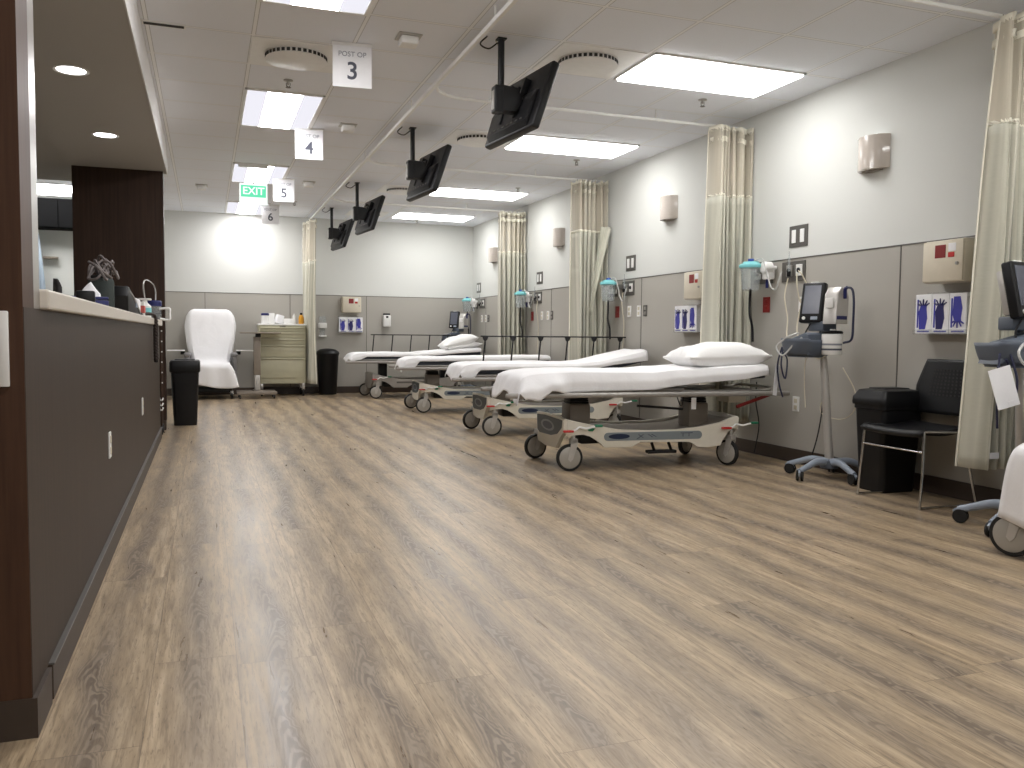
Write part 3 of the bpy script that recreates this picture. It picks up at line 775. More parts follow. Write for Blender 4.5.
def stretcher(label, loc, rz, top, style='A', rails=('down', 'down'), foot=-1.04, head=1.03, knuckle=True):
    t = thing('hospital_bed', label, 'hospital bed', loc, rz)
    mc = M['bedcream'] if style == 'A' else M['bedgrey']
    # base: two side skirts, end skirts, sunken deck between them
    b = MB(); b.prism(SIDE, 'y', -.350, -.318, .006)
    b.prism(SIDE, 'y', .318, .350, .006); b.build('side_skirt', mc, t)
    end = [(-.345, .385), (-.345, .285), (-.31, .268), (-.25, .235), (-.20, .185), (-.17, .150), (.10, .138), (.30, .150), (.345, .165), (.345, .385), (.15, .392), (-.15, .392)]
    b = MB(); b.prism(end, 'x', -.715, -.685, .006); b.build('foot_skirt', mc, t)
    end2 = [(-.345, .385), (-.345, .285), (-.28, .26), (-.20, .185), (-.17, .150), (.17, .150), (.20, .185), (.28, .26), (.345, .285), (.345, .385), (.15, .392), (-.15, .392)]
    b = MB(); b.prism(end2, 'x', .685, .712, .006); b.build('head_skirt', mc, t)
    def deck(u, v):
        x = -.69+1.38*u; y = -.32+.64*v
        return (x, y, interp(x, [(a, c) for a, c in SIDE[:9]])-.016-.012*math.sin(PI*v))
    b = MB(); b.grid(deck, 24, 6); b.build('base_deck', M['taupe'], t, solid=.01)
    MB().box(-.50, .50, -.10, .10, .165, .26, .02).build('chassis', M['black'], t)
    # decals
    b = MB(); b.prism([(-.35, .378), (-.352, .37)]+[(-.30, .37), (-.30, .378)], 'x', 0, .001) if False else b
    if style == 'A':
        b = MB(); b.prism([(-.315, .375), (-.305, .318), (-.20, .262), (-.05, .235), (.25, .225), (.315, .245), (.325, .365), (.12, .377)], 'x', -.7175, -.7148)
        e = b.build('foot_decal', M['teal'], t, False)
        b = MB(); b.prism([(.04+.17*math.cos(a), .305+.042*math.sin(a)) for a in [2*PI*i/20 for i in range(20)]], 'x', -.7190, -.7170); b.build('decal_swoosh', M['pillgrey'], e, False)
        b = MB(); b.prism([(.04+.12*math.cos(a), .305+.029*math.sin(a)) for a in [2*PI*i/20 for i in range(20)]], 'x', -.7205, -.7185); b.build('decal_oval', M['darkblue'], e, False)
        def pill(x0, x1, z0, z1, n=8):
            r = (z1-z0)/2; zc = (z0+z1)/2
            return [(x1-r+r*math.cos(a), zc+r*math.sin(a)) for a in [-PI/2+PI*i/n for i in range(n+1)]]+[(x0+r+r*math.cos(a), zc+r*math.sin(a)) for a in [PI/2+PI*i/n for i in range(n+1)]]
        p = MB().prism(pill(-.40, .40, .218, .280), 'y', -.3535, -.3500).build('side_decal', M['pillgrey'], t, False)
        MB().prism([(-.28+.085*math.cos(a), .250+.020*math.sin(a)) for a in [2*PI*i/20 for i in range(20)]], 'y', -.3550, -.3530).build('decal_oval', M['darkblue'], p, False)
        b = MB()
        for k, (xa, za, xb, zb) in enumerate(((-.125, .236, -.085, .262), (-.085, .236, -.125, .262), (-.045, .262, -.01, .240), (-.14, .230, -.12, .236), (-.02, .262, .02, .243), (.22, .266, .32, .266), (.24, .262, .24, .238), (.29, .262, .29, .238))):
            b.tube([(xa, -.3545, za), (xb, -.3545, zb)], .0022, 5)
        b.build('decal_marks', M['darkblue'], p, False)
        MB().prism([(-.53, .305), (-.50, .318), (-.47, .312), (-.49, .292), (-.52, .294)], 'y', -.3535, -.3500).build('green_emblem', M['green'], t, False)
    else:
        MB().box(-.34, .30, -.352, -.350, .235, .262, 0).build('side_stripe', M['plate'], t, False)
    # lift columns
    for x in (-.50, .50):
        if style == 'A':
            c = MB().box(x-.085, x+.085, -.10, .10, .28, .475, .014).build('lift_column', M['taupe'], t)
            b = MB()
            for k in range(3): b.box(x-.078+.003*k, x+.078-.003*k, -.08, .08, .474+.018*k, .490+.018*k, .006)
            b.build('bellows', M['black'], c)
        else:
            c = MB().box(x-.065, x+.065, -.065, .065, .30, .54, .010).build('lift_column', M['black'], t)
    # wheels
    for (x, y, yw) in ((-.635, -.335, -.03), (-.70, .34, .25), (.655, -.335, -1.15), (.62, .335, .6)): caster(t, x, y, yw)
    # brake pedals with red and green ends
    for px in (-.60, .68):
        b = MB(); b.tube(smooth_path([(px-.07, -.385, .300), (px-.03, -.378, .308), (px, -.366, .325), (px+.05, -.385, .318), (px+.10, -.392, .330), (px+.15, -.392, .335)]), .008, 8)
        q = b.build('brake_lever', M['wmet'], t)
        MB().box(px+.11, px+.17, -.410, -.376, .328, .346, .006).build('green_pad', M['green'], q, False)
        MB().box(px-.13, px-.05, -.400, -.370, .291, .308, .006).build('red_pad', M['bred'], q, False)
    # litter frame
    b = MB()
    for y in (-.30, .30): b.box(foot+.05, head-.02, y-.02, y+.02, .555, .590, .006)
    for x in (foot+.05, -.55, 0, .5, head-.05): b.box(x, x+.04, -.30, .30, .555, .585, .004)
    b.box(-.62, .60, -.16, .16, .535, .560, .006)
    b.build('litter_frame', M['bedgrey'], t)
    b = MB(); b.box(foot+.03, .25, -.345, .345, .588, .608, .008); b.build('deck_board', M['bedgrey'], t)
    # head end: push handle, box and pole holder
    MB().tube(smooth_path([(head-.05, -.28, .575), (head+.06, -.28, .585), (head+.10, -.22, .60), (head+.105, 0, .60), (head+.10, .22, .60), (head+.06, .28, .585), (head-.05, .28, .575)]), .013, 10).build('push_bar', M['steel'], t)
    MB().box(.76, .92, -.10, .10, .47, .555, .012).build('head_box', M['cream'], t)
    if style == 'A':
        b = MB().cyl((.72, -.30, .455), (1.0, -.30, .545), .014, n=12); b.build('red_release_lever', M['red'], t)
        b = MB().cyl((-.10, -.26, .470), (.28, -.26, .440), .010, n=10); b.build('release_rod', M['black'], t)
        b = MB(); b.tube(smooth_path([(.25, -.2, .56), (.27, -.21, .49), (.30, -.2, .46), (.32, -.2, .55)]), .004, 6); b.build('loose_cable', M['bcable'], t)
        MB().box(.33, .37, -.305, -.300, .44, .53, .001).build('hanging_tag', M['paper'], t, False)
        b = MB(); b.box(-.02, .22, -.30, -.24, .105, .13, .008); b.cyl((-.02, -.3, .115), (.2, -.3, .12), .01, n=8); b.cyl((.03, -.30, .13), (.03, -.25, .18), .012, n=8); b.cyl((.17, -.30, .13), (.17, -.25, .18), .012, n=8)
        b.build('fifth_wheel_linkage', M['black'], t)
    # mattress
    def mt(u, v):
        return None
    n = 40; xs = [foot+.03+(head-foot-.03)*i/n for i in range(n+1)]
    up = [(x, top(x)-.030) for x in xs]; lo = [(x, top(x)-.095) for x in xs]
    MB().prism(up+lo[::-1], 'y', -.340, .340, .022).build('mattress', M['navy'], t)
    # backrest lifting plate under raised head
    if top(head) > .78:
        pr_ = [(x, max(.600, top(x)-.097)) for x in xs if x > 0]
        MB().prism(pr_+[(x, z-.012) for x, z in pr_[::-1]], 'y', -.33, .33).build('backrest_panel', M['navy'], t)
    # side rails
    for q, st in ((-1, rails[0]), (1, rails[1])):
        if st == 'down':
            b = MB(); b.box(foot-.13, 1.12 if q < 0 else .85, q*.402-.018, q*.402+.018, .545, .582, .014, 3)
            rl = b.build('side_rail', M['bedgrey'], t)
            b = MB()
            for k in range(6):
                x = -.85+k*.34; b.box(x, x+.035, min(q*.30, q*.40), max(q*.30, q*.40), .560, .574, .004)
            b.build('rail_arm', M['bedgrey'], rl, False)
        else:
            b = MB(); b.box(-.62, 1.04, q*.392-.010, q*.392+.010, .975, .990, .005); rl = b.build('raised_side_rail', M['black'], t)
            for k in range(6):
                x = -.565+k*.308
                MB().tube([(x-.035, q*.392, .575), (x-.012, q*.392, .85), (x, q*.392, .975)], .009, 8).build('rail_post', M['black'], rl)
                if knuckle: MB().prism([(x-.035, .978), (x+.03, .978), (x+.018, .945), (x-.006, .925), (x-.024, .945)], 'y', q*.392-.014, q*.392+.014, .003).build('rail_knuckle', M['black'], rl)
            MB().box(-.66, 1.05, q*.392-.014, q*.392+.014, .560, .585, .006).build('rail_base', M['bedgrey'], rl, False)
    return t

def bedsheet(label, loc, rz, top, side_near, side_far=.10, foot=-1.04, head=1.04, foot_drop=.14, half=.352, seed=1, drop_pts=None, folds=.006, out=None):
    sd = Vector((seed*3.1, seed*1.7, 0))
    NU, NV = 96, 64
    r = .018
    S_near, S_far = .30, .20
    def P(u, v):
        # v: 0..1 across: near drape | top | far drape ; u: 0..1 along: foot drape | top
        Lf = foot_drop
        tot = Lf+(head-foot); a = u*tot-Lf
        x = foot+a if a > 0 else foot-.045*min(1, -a/foot_drop)**.8
        fd = max(0, -a)
        xx = max(x, foot)
        near = interp(xx, side_near) if not callable(side_near) else side_near(xx)
        if v < .16: q = 1-v/.16; y = -half-.020*min(1, q*2)-(interp(xx, out)*min(1, q*1.6) if out else 0); sd_ = near*q
        elif v > .84: q = (v-.84)/.16; y = half+.012*min(1, q*3); sd_ = side_far*q
        else: y = -half+(v-.16)/.68*2*half; sd_ = 0
        if a <= 0: fdv = fd*(1+.25*math.sin(v*9+seed))
        else: fdv = 0
        z = top(xx)-.03*math.exp(-max(0, a)/.05)-sd_*(1 if a > 0 else max(0, 1-fd/.08)*.9)-fdv
        e = min(abs(y+half), abs(y-half)) if .16 <= v <= .84 else 0
        if .16 <= v <= .84: z += .022*(1-math.exp(-e/.045))-.012
        nz = noise.noise(Vector((x*3.2, y*3.2, 0))+sd)*folds*1.4+noise.noise(Vector((x*9, y*9+x*4, 2))+sd)*folds*.5
        if sd_ > 0:
            w = noise.noise(Vector((x*6, 3, 0))+sd)*.010*min(1, sd_/.05)
            y += (w if y > 0 else -abs(w))
        else: z += nz
        if a <= 0: x -= abs(noise.noise(Vector((y*6, 7, 0))+sd))*.02*min(1, fd/.05)
        return (x, y, z+.002)
    b = MB(); b.grid(P, NU, NV)
    o = b.build('bed_sheet', M['sheet'], solid=.004, loc=loc, rot=(0, 0, rz)); return tag(o, label, 'bed sheet')
def pillow(label, loc, rz, L, W, T, tilt=0, roll=0, seed=0, name='pillow'):
    b = MB(); bmesh.ops.create_cube(b.bm, size=2)
    bmesh.ops.subdivide_edges(b.bm, edges=b.bm.edges[:], cuts=15, use_grid_fill=True)
    sd = Vector((seed*5.3, seed*2.1, seed))
    for v in b.bm.verts:
        x, y, z = v.co
        ex = (1-abs(x)**2.6)*(1-abs(y)**2.6); k = max(0, ex)**.5
        cr = 1-.06*(1-abs(y))*abs(x)**3-.0
        pinch_x = 1-.07*(1-y*y); pinch_y = 1-.07*(1-x*x)
        nx = noise.noise(Vector((x*2.2, y*2.2, z))+sd)
        wr = noise.noise(Vector((x*5, y*5+3*x, 4))+sd)*.05*(abs(x)+abs(y))*.5
        X = x*L/2*(1-.05*(1-y*y)) ; Y = y*W/2*(1-.05*(1-x*x))
        Z = z*T/2*(.06+.94*k)*(1+.18*nx)+wr*T
        v.co = (X, Y, Z)
    o = b.build(name, M['pillow'], loc=loc)
    o.rotation_euler = (roll, tilt, rz); return tag(o, label, 'pillow')

A5 = math.radians(-5)
def W(loc, rz, u, v, z):
    c, s = math.cos(rz), math.sin(rz); return (loc[0]+c*u-s*v, loc[1]+s*u+c*v, z)
# nearest bed
L1 = (3.20, 5.95, 0)
top1 = lambda x: interp(x, [(-1.2, .700), (-1.0, .715), (-.65, .727), (0, .722), (.15, .738), (.5, .756), (1.1, .782)])
stretcher('nearest hospital bed, cream base with a puffy pillow at its head', L1, A5, top1, head=.95)
near1 = [(-1.10, .15), (-1.03, .15), (-.93, .195), (-.83, .120), (-.72, .148), (-.5, .138), (-.114, .130), (.15, .118), (.30, .108), (.76, .095), (.90, .075), (1.1, .07)]
bedsheet('white sheet on the nearest bed, one corner hanging down', L1, A5, top1, near1, .14, seed=1, foot_drop=.15, head=.95, out=[(-1.1, .068), (-.78, .068), (-.68, 0)])
pillow('large white pillow on the nearest bed', W(L1, A5, .655, -.08, .842), A5, .70, .50, .23, math.radians(-2), 0, 2)
# second
L2 = (3.335, 8.15, 0)
top2 = lambda x: interp(x, [(-1.1, .705), (-.9, .715), (.22, .715), (.45, .735), (.75, .80), (.98, .852)])
stretcher('second hospital bed from the camera, far side rail raised, no pillow', L2, A5, top2, rails=('down', 'up'), head=.96, foot=-.95)
bedsheet('white sheet on the second bed, rising over the raised head', L2, A5, top2, [(-1.1, .13), (-.85, .14), (-.80, .065), (.2, .055), (.6, .065), (1.1, .12)], .10, foot=-.96, head=.97, seed=4, foot_drop=.13)
# third
L3 = (3.28, 10.72, 0)
top3 = lambda x: interp(x, [(-1.1, .69), (-.85, .695), (1.1, .722)])
stretcher('third hospital bed from the camera, flat, behind the second bed', L3, A5, top3, head=1.0, foot=-.89)
bedsheet('white sheet on the third bed, smooth and flat', L3, A5, top3, [(-1.1, .10), (-.78, .12), (-.72, .045), (1.1, .05)], .10, foot=-.90, head=1.01, seed=6, foot_drop=.11)
# farthest
L4 = (3.12, 13.25, 0); A4 = math.radians(-1)
top4 = lambda x: interp(x, [(-1.15, .675), (-1.0, .700), (0, .702), (.4, .735), (.6, .755), (1.05, .785)])
stretcher('farthest hospital bed, grey base with black columns, by the back wall', L4, A4, top4, style='B', rails=('down', 'up'), foot=-1.0, head=1.02, knuckle=False)
bedsheet('white sheet on the farthest bed', L4, A4, top4, [(-1.15, .10), (-.90, .10), (-.80, .055), (1.05, .06)], .10, foot=-1.01, head=1.02, seed=9, foot_drop=.10)
pillow('white pillow propped on folded linen on the farthest bed', W(L4, A4, .72, -.05, .880), A4, .58, .50, .20, math.radians(-15), 0, 5)
pillow('folded white blanket under the pillow on the farthest bed', W(L4, A4, .78, .0, .812), A4, .58, .60, .12, math.radians(-8), 0, 11, name='folded_blanket')

# ------------------------------------------------------------------ vitals stands
def vitals(label, loc, rz):
    t = thing('vitals_monitor_stand', label, 'monitor stand', loc, rz)
    MB().lathe([(.06, .075), (.065, .085), (.06, .125), (.03, .14), (.001, .14), (.001, .075)], n=24).build('base_hub', M['slate'], t)
    for k in range(5):
        a = math.radians(90+72*k+28); c, s = math.cos(a), math.sin(a)
        b = MB()
        for i in range(8):
            pass
        path = smooth_path([(c*.03, s*.03, .118), (c*.13, s*.13, .125), (c*.22, s*.22, .098), (c*.30, s*.30, .072)], 5)
        b.tube(path, .028, 10, .019); lg = b.build('base_leg', M['lslate'], t)
        x, y = c*.30, s*.30
        yaw = a+.6*(k % 2)
        m_ = Matrix.Translation((x, y, 0)) @ Matrix.Rotation(yaw, 4, 'Z')
        w = MB()
        for q in (-.015, .015): w.lathe([(.02, -.008), (.036, -.008), (.039, 0), (.036, .008), (.02, .008)], (-.012, q, .0395), 'y', 20, m=m_)
        w = w.build('caster_wheel', M['rubber'], lg)
        MB().prism([(-.048, .045), (-.03, .075), (.015, .078), (.03, .065), (.012, .035), (-.02, .03)], 'y', -.006, .006, .002, m=m_).box(-.055, -.015, -.022, .022, .074, .082, .003, m=m_).build('caster_hood', M['lslate'], lg)
    b = MB(); b.tube([(0, 0, .12), (-.015, .04, .60), (-.03, .08, 1.0)], .030, 14, .024); b.build('pole', M['pole'], t)
    # basket: shallow slate dish, open top
    def basket(u, v):
        a = 2*PI*u; ca, sa = math.cos(a), math.sin(a)
        e = 2/3.2
        sx = abs(ca)**e*(1 if ca > 0 else -1); sy = abs(sa)**e*(1 if sa > 0 else -1)
        rr = .72+.28*v**.5
        z = .865+.115*v+(.012 if ca < -.5 else 0)*v
        return (-.10+.16*sx*rr, .15+.165*sy*rr, z)
    b = MB(); b.grid(basket, 32, 5); 
    ring = [b.bm.verts.new(Vector(basket(i/32, 0))) for i in range(32)]; b.bm.faces.new(ring)
    b.build('basket', M['slate'], t, solid=.006)
    MB().prism([(.02, .875), (.30, .875), (.24, .985), (.06, 1.035), (.02, 1.02)], 'x', -.20, -.02, .014).build('cuff_bundle', M['slate'], t)
    MB().tube(smooth_path([(-.24, .22, .985), (-.27, .16, 1.0), (-.22, .10, 1.03), (-.25, .2, .99), (-.28, .26, .93), (-.27, .20, .87), (-.24, .12, .95), (-.2, .08, 1.0)]), .007, 8).build('coiled_lead', M['tubing'], t)
    # monitor head, facing -x toward the room, tipped back
    F = Matrix.Translation((-.075, .125, 1.255)) @ Matrix.Rotation(math.radians(26), 4, 'Z') @ Matrix.Rotation(math.radians(12), 4, 'Y')
    mo = MB().box(-.028, .028, -.084, .084, -.155, .135, .012, 3, m=F).build('monitor', M['black'], t)
    MB().box(-.0305, -.0275, -.062, .062, -.095, .112, .002, m=F).build('screen', M['mscreen'], mo, False)
    MB().cyl(F @ Vector((-.034, .045, -.126)), F @ Vector((-.026, .045, -.126)), .012, n=14).build('knob', M['white'], mo)
    MB().box(-.031, -.027, -.055, -.005, -.138, -.115, .002, m=F).build('button_strip', M['lslate'], mo, False)
    MB().box(-.020, .020, -.03, .03, .131, .142, .003, m=F).build('top_badge', M['white'], mo, False)
    MB().box(.02, .062, -.075, .075, -.13, .10, .01, m=F).build('rear_case', M['pole'], mo)
    MB().box(-.09, .03, -.0, .16, 1.045, 1.115, .01).build('mount_block', M['slate'], t)
    MB().cyl((-.03, .08, .98), (-.03, .08, 1.06), .02, n=12).build('neck', M['slate'], t)
    # thermometer / probe module right of the monitor
    G = Matrix.Translation((-.02, -.055, 1.225)) @ Matrix.Rotation(math.radians(14), 4, 'Z')
    pm = MB().prism([(-.09, -.13), (.05, -.13), (.06, .06), (.03, .12), (-.03, .125), (-.07, .08)], 'y', -.055, .055, .012, m=G).build('probe_module', M['pole'], t)
    MB().box(-.094, -.084, -.03, .03, -.02, .05, .004, m=G).build('dial_panel', M['white'], pm)
    MB().box(-.08, .03, -.06, -.054, -.10, -.075, .002, m=G).build('module_marking', M['nblue'], pm, False)
    # probe and coiled cable
    MB().tube(smooth_path([(-.02, -.13, 1.27), (-.03, -.14, 1.33), (-.03, -.16, 1.345)]), .012, 8).build('probe', M['nblue'], t)
    MB().tube(smooth_path([(-.03, -.15, 1.345), (-.03, -.205, 1.33), (-.03, -.225, 1.25), (-.03, -.225, 1.10), (-.03, -.215, .99), (-.03, -.14, .965)]), .008, 8).build('probe_cord', M['dcable'], t)
    MB().tube(smooth_path([(-.10, .12, 1.10), (-.11, .16, 1.03), (-.12, .14, .97)]), .005, 8).build('short_cable', M['bcable'], t)
    # cables draping under the basket
    MB().tube(smooth_path([(-.20, .30, .93), (-.22, .32, .80), (-.21, .31, .66), (-.19, .29, .56)]), .006, 8).build('dark_cable', M['dcable'], t)
    MB().tube(smooth_path([(-.22, .26, .93), (-.25, .24, .80), (-.22, .23, .70), (-.20, .24, .84), (-.22, .28, .9)]), .006, 8).build('dark_cable', M['dcable'], t)
    MB().tube(smooth_path([(-.10, -.04, .87), (-.09, .03, .85), (-.14, .10, .86), (-.14, .12, .70), (-.14, .10, .5)]), .004, 8).build('pale_cable', M['cable'], t)
    return t
V1 = (4.165, 4.85, 0)
v1 = vitals('rolling vitals monitor stand beside the head of the nearest bed', V1, 0)
v2 = copy_tree(v1, (4.0, 3.2, 0), math.radians(75), 'rolling vitals monitor stand in front of the curtain at the right edge')
v3 = copy_tree(v1, (4.10, 13.80, 0), math.radians(25), 'rolling vitals monitor stand in the back corner behind the farthest bed')
def tub(label, loc):
    t = thing('wipes_canister', label, 'wipes canister', loc)
    MB().lathe([(.001, 0), (.062, 0), (.066, .006), (.070, .14), (.066, .148), (.001, .148)], n=32).build('tub', M['white'], t)
    MB().lathe([(.001, .147), (.072, .147), (.073, .160), (.060, .168), (.001, .170)], n=32).build('lid', M['black'], t)
    MB().lathe([(.0652, .065), (.0680, .066), (.0688, .125), (.0680, .126)], n=32).build('paper_label', M['iname'], t)
    MB().lathe([(.0645, .030), (.0668, .031), (.0672, .044), (.0668, .045)], n=32).build('label_line', M['ink'], t)
    MB().box(-.015, .015, -.02, .01, .168, .180, .004).build('spout', M['white'], t)
    return t
tub('white wipes tub with black lid on the vitals stand nearest the bed', (V1[0]-.04, V1[1]-.035, .880))
def tagcard(label, x, y, z, rz, tilt):
    b = MB(); b.box(-.055, .055, -.001, .001, -.20, 0, 0); b.box(-.0, .03, -.0022, -.001, -.185, -.172, 0)
    o = b.build('hanging_tag', M['paper']); o.location = (x, y, z); o.rotation_euler = (0, tilt, rz); tag(o, label, 'tag'); return o
o = tagcard('long white paper tag hanging beside the nearest bed head', 3.955, 5.18, .80, .35, .14); o.scale = (.45, 1, 1.15)
tagcard('white card tag hanging from the right-edge vitals basket', 3.615, 3.05, .86, -.35, -.30)

# ------------------------------------------------------------------ chair and bins on the right
CH = thing('stacking_chair', 'black stacking chair with thin chrome legs by the right wall', 'chair', (4.12, 4.02, 0), 0)
# chair faces -x ; seat front at x = -.22
def seatf(u, v):
    x = -.235+.45*u; y = -.235+.47*v
    w = 1-.06*u
    z = .465-.022*math.sin(PI*min(1, u*1.2))-.030*max(0, (.12-u)/.12)**2*1.0+.010*(2*v-1)**2
    return (x, y*w, z)
MB().grid(seatf, 16, 12).build('seat', M['black'], CH, solid=.026)
def backf(u, v):
    z = .53+.34*v; w = .245+.010*math.sin(PI*v)-(.045*max(0, v-.5)/.5)
    y = (2*u-1)*w; x = .205+.055*v-.03*(1-(2*u-1)**2)*1.0
    return (x, y, z)
bk = MB().grid(backf, 18, 16).build('backrest', M['black'], CH, solid=.012)
b = MB()
for i in range(9):
    for j in range(8):
        u = .28+.44*i/8; v = .35+.45*j/7; p = Vector(backf(u, v)); b.lathe([(.001, -.0145), (.0065, -.0145), (.0065, -.012), (.001, -.012)], (p.x+.009, p.y, p.z), 'x', 8)
b.build('perforation', M['slot'], bk, False)
for q in (-1, 1):
    MB().tube([(-.195, q*.235, .455), (-.205, q*.245, .23), (-.225, q*.250, .004)], .0085, 10).build('leg', M['chrome'], CH)
    MB().tube(smooth_path([(-.195, q*.235, .455), (.0, q*.235, .448), (.17, q*.232, .45), (.20, q*.23, .50), (.225, q*.215, .62)]), .0085, 10).build('seat_tube', M['chrome'], CH)
    MB().tube([(.12, q*.232, .449), (.16, q*.24, .23), (.215, q*.248, .004)], .0085, 10).build('leg', M['chrome'], CH)
for q in (-1, 1): MB().cyl((-.225, q*.250, .010), (.215, q*.248, .010), .007, n=10).build('floor_bar', M['chrome'], CH)
MB().cyl((-.199, -.241, .335), (-.199, .241, .335), .007, n=10).build('stretcher_bar', M['chrome'], CH)
def bin_rect(label, loc, rz, w=.28, d=.40, h=.62, lid='dome'):
    t = thing('trash_can', label, 'trash can', loc, rz)
    def ring(k, z, rr=.035):
        a, c = w/2*k, d/2*k; pts = []
        for (cx, cy, a0) in ((a-rr, c-rr, 0), (-a+rr, c-rr, 90), (-a+rr, -c+rr, 180), (a-rr, -c+rr, 270)):
            pts += [(x, y, z) for x, y in arc(cx, cy, rr, a0, a0+90, 5)]
        return pts
    def loft(rings):
        b = MB(); vs = [[b.bm.verts.new(p) for p in r] for r in rings]
        for q, s_ in zip(vs, vs[1:]):
            n = len(q)
            for k in range(n): b.bm.faces.new((q[k], q[(k+1) % n], s_[(k+1) % n], s_[k]))
        b.bm.faces.new(vs[0][::-1]); b.bm.faces.new(vs[-1]); return b
    loft([ring(.80, 0), ring(.82, .012), ring(.98, h-.13), ring(1.03, h-.125), ring(1.03, h-.10)]).build('bin_body', M['black'], t)
    if lid == 'dome':
        loft([ring(1.08, h-.10), ring(1.10, h-.085), ring(1.08, h-.05), ring(.92, h-.005), ring(.80, h), ring(.45, h+.008)]).build('lid', M['black'], t)
        MB().box(-w*.30, w*.30, -d*.27, d*.27, h-.002, h+.012, .006).build('swing_flap', M['black'], t)
    else:
        loft([ring(1.06, h-.12), ring(1.09, h-.11), ring(1.08, h-.02), ring(1.0, h), ring(.9, h+.004)]).build('lid', M['black'], t)
        MB().box(-w*.36, w*.36, -d*.30, d*.30, h+.002, h+.014, .006).build('swing_flap', M['black'], t)
    return t
bin_rect('black covered trash can behind the chair by the right wall', (4.215, 4.365, 0), 0, .34, .27, .665)
bin_rect('black trash can standing beside the end of the nurse counter', (-.215, 9.78, 0), 0, .285, .34, .695, lid='flat')
t = thing('trash_can', 'round black open-topped trash can under the dispensers on the back wall', 'trash can', (1.87, 14.02, 0))
MB().lathe([(.001, 0), (.135, 0), (.14, .01), (.175, .64), (.182, .65), (.182, .67), (.165, .67), (.165, .64), (.13, .02), (.001, .02)], n=36).build('bin_body', M['black'], t)
MB().lathe([(.183, .655), (.190, .668), (.178, .70), (.13, .735), (.06, .75), (.001, .752), (.001, .72)], n=36).build('lid', M['black'], t)

# ------------------------------------------------------------------ recliners
def recliner(label, loc, rz, trays=True, bigwheel=False):         # faces local -y
    t = thing('treatment_recliner', label, 'recliner', loc, rz)
    MB().box(-.27, .27, -.30, .28, .36, .52, .05, 4).build('seat', M['vinyl'], t)
    F = Matrix.Translation((0, .24, .46)) @ Matrix.Rotation(math.radians(-14), 4, 'X')
    MB().box(-.29, .29, -.06, .09, 0, .86, .05, 4, m=F).build('backrest', M['vinyl'], t)
    MB().box(-.26, .26, -.36, -.28, .20, .48, .03, 3).build('leg_rest', M['vinyl'], t)
    for q in (-1, 1):
        MB().box(q*.335-.035, q*.335+.035, -.26, .30, .16, .64, .02, 3).build('arm_panel', M['vinyl'], t)
        MB().box(q*.335-.045, q*.335+.045, -.28, .28, .63, .69, .025, 3).build('armrest', M['vinyl'], t)
        if not trays: continue
        tr = MB().box(min(q*.37, q*.62), max(q*.37, q*.62), -.10, .22, .712, .728, .007).build('side_tray', M['white'], t)
        MB().box(q*.40-.03, q*.40+.03, 0, .1, .66, .714, .006).build('tray_bracket', M['black'], tr)
    if bigwheel: caster(t, -.30, -.36, .3)
    MB().box(-.30, .30, -.26, .30, .10, .17, .01).build('base_frame', M['black'], t)
    for (x, y) in ((-.29, -.25), (.29, -.25), (-.29, .28), (.29, .28)):
        w = MB().lathe([(.02, -.014), (.046, -.014), (.05, -.008), (.05, .008), (.046, .014), (.02, .014)], (x, y, .05), 'x', 20).build('caster_wheel', M['rubber'], t)
        MB().prism([(y-.03, .08), (y-.02, .12), (y+.03, .12), (y+.03, .07), (y, .05)], 'x', x-.022, x+.022, .003).build('caster_fork', M['steel'], w)
    return t
def recliner_sheet(label, loc, rz, seed=1, wtop=.33, low=.15, flare=.05):
    path = [(.50, 1.24), (.47, 1.345), (.40, 1.35), (.34, 1.29), (.27, 1.0), (.19, .74), (.12, .575), (-.05, .542), (-.26, .545), (-.375, .51), (-.40, .40), (-.405, low)]
    sp = smooth_path([(0, a, b) for a, b in path], 8); sd = Vector((seed, seed*2, 0))
    N = len(sp)-1
    def P(u, v):
        k = u*N; i = min(int(k), N-1); p = sp[i].lerp(sp[i+1], k-i)
        w = interp(u, [(0, wtop*.85), (.12, wtop*.88), (.2, wtop), (.32, wtop+.06), (.40, wtop+.03), (.54, wtop-.04), (.66, wtop-.06), (.8, wtop-.05), (1, wtop+flare)])
        s = 2*v-1; x = s*w
        e = max(0, abs(s)-.80)/.20
        y = p.y+e*.05*(1 if u < .6 else .3); z = p.z-e*e*(.06 if u < .62 else .0)
        if u > .78: y -= .02*math.sin(v*14+seed)*(u-.78)/.22; z += .035*math.sin(v*5+seed)*(u-.78)/.22
        n_ = noise.noise(Vector((x*5, u*9, 0))+sd)*.010
        return (x, y-.012-abs(n_), z+n_*.5)
    b = MB(); b.grid(P, 70, 30)
    o = b.build('recliner_sheet', M['sheet'], solid=.004, loc=loc, rot=(0, 0, rz)); return tag(o, label, 'sheet')
RC = (.07, 13.62, 0)
recliner('grey treatment recliner with side trays against the back wall', RC, 0)
recliner_sheet('white sheet draped over the recliner at the back wall', RC, 0, 1, .32, .20, .07)
RR = (3.86, 2.51, 0)
recliner('grey treatment recliner cut off by the right edge of the photo', RR, -PI/2, False, True)
recliner_sheet('white sheet hanging off the recliner at the right edge', RR, -PI/2, 3, .36, .17, .02)

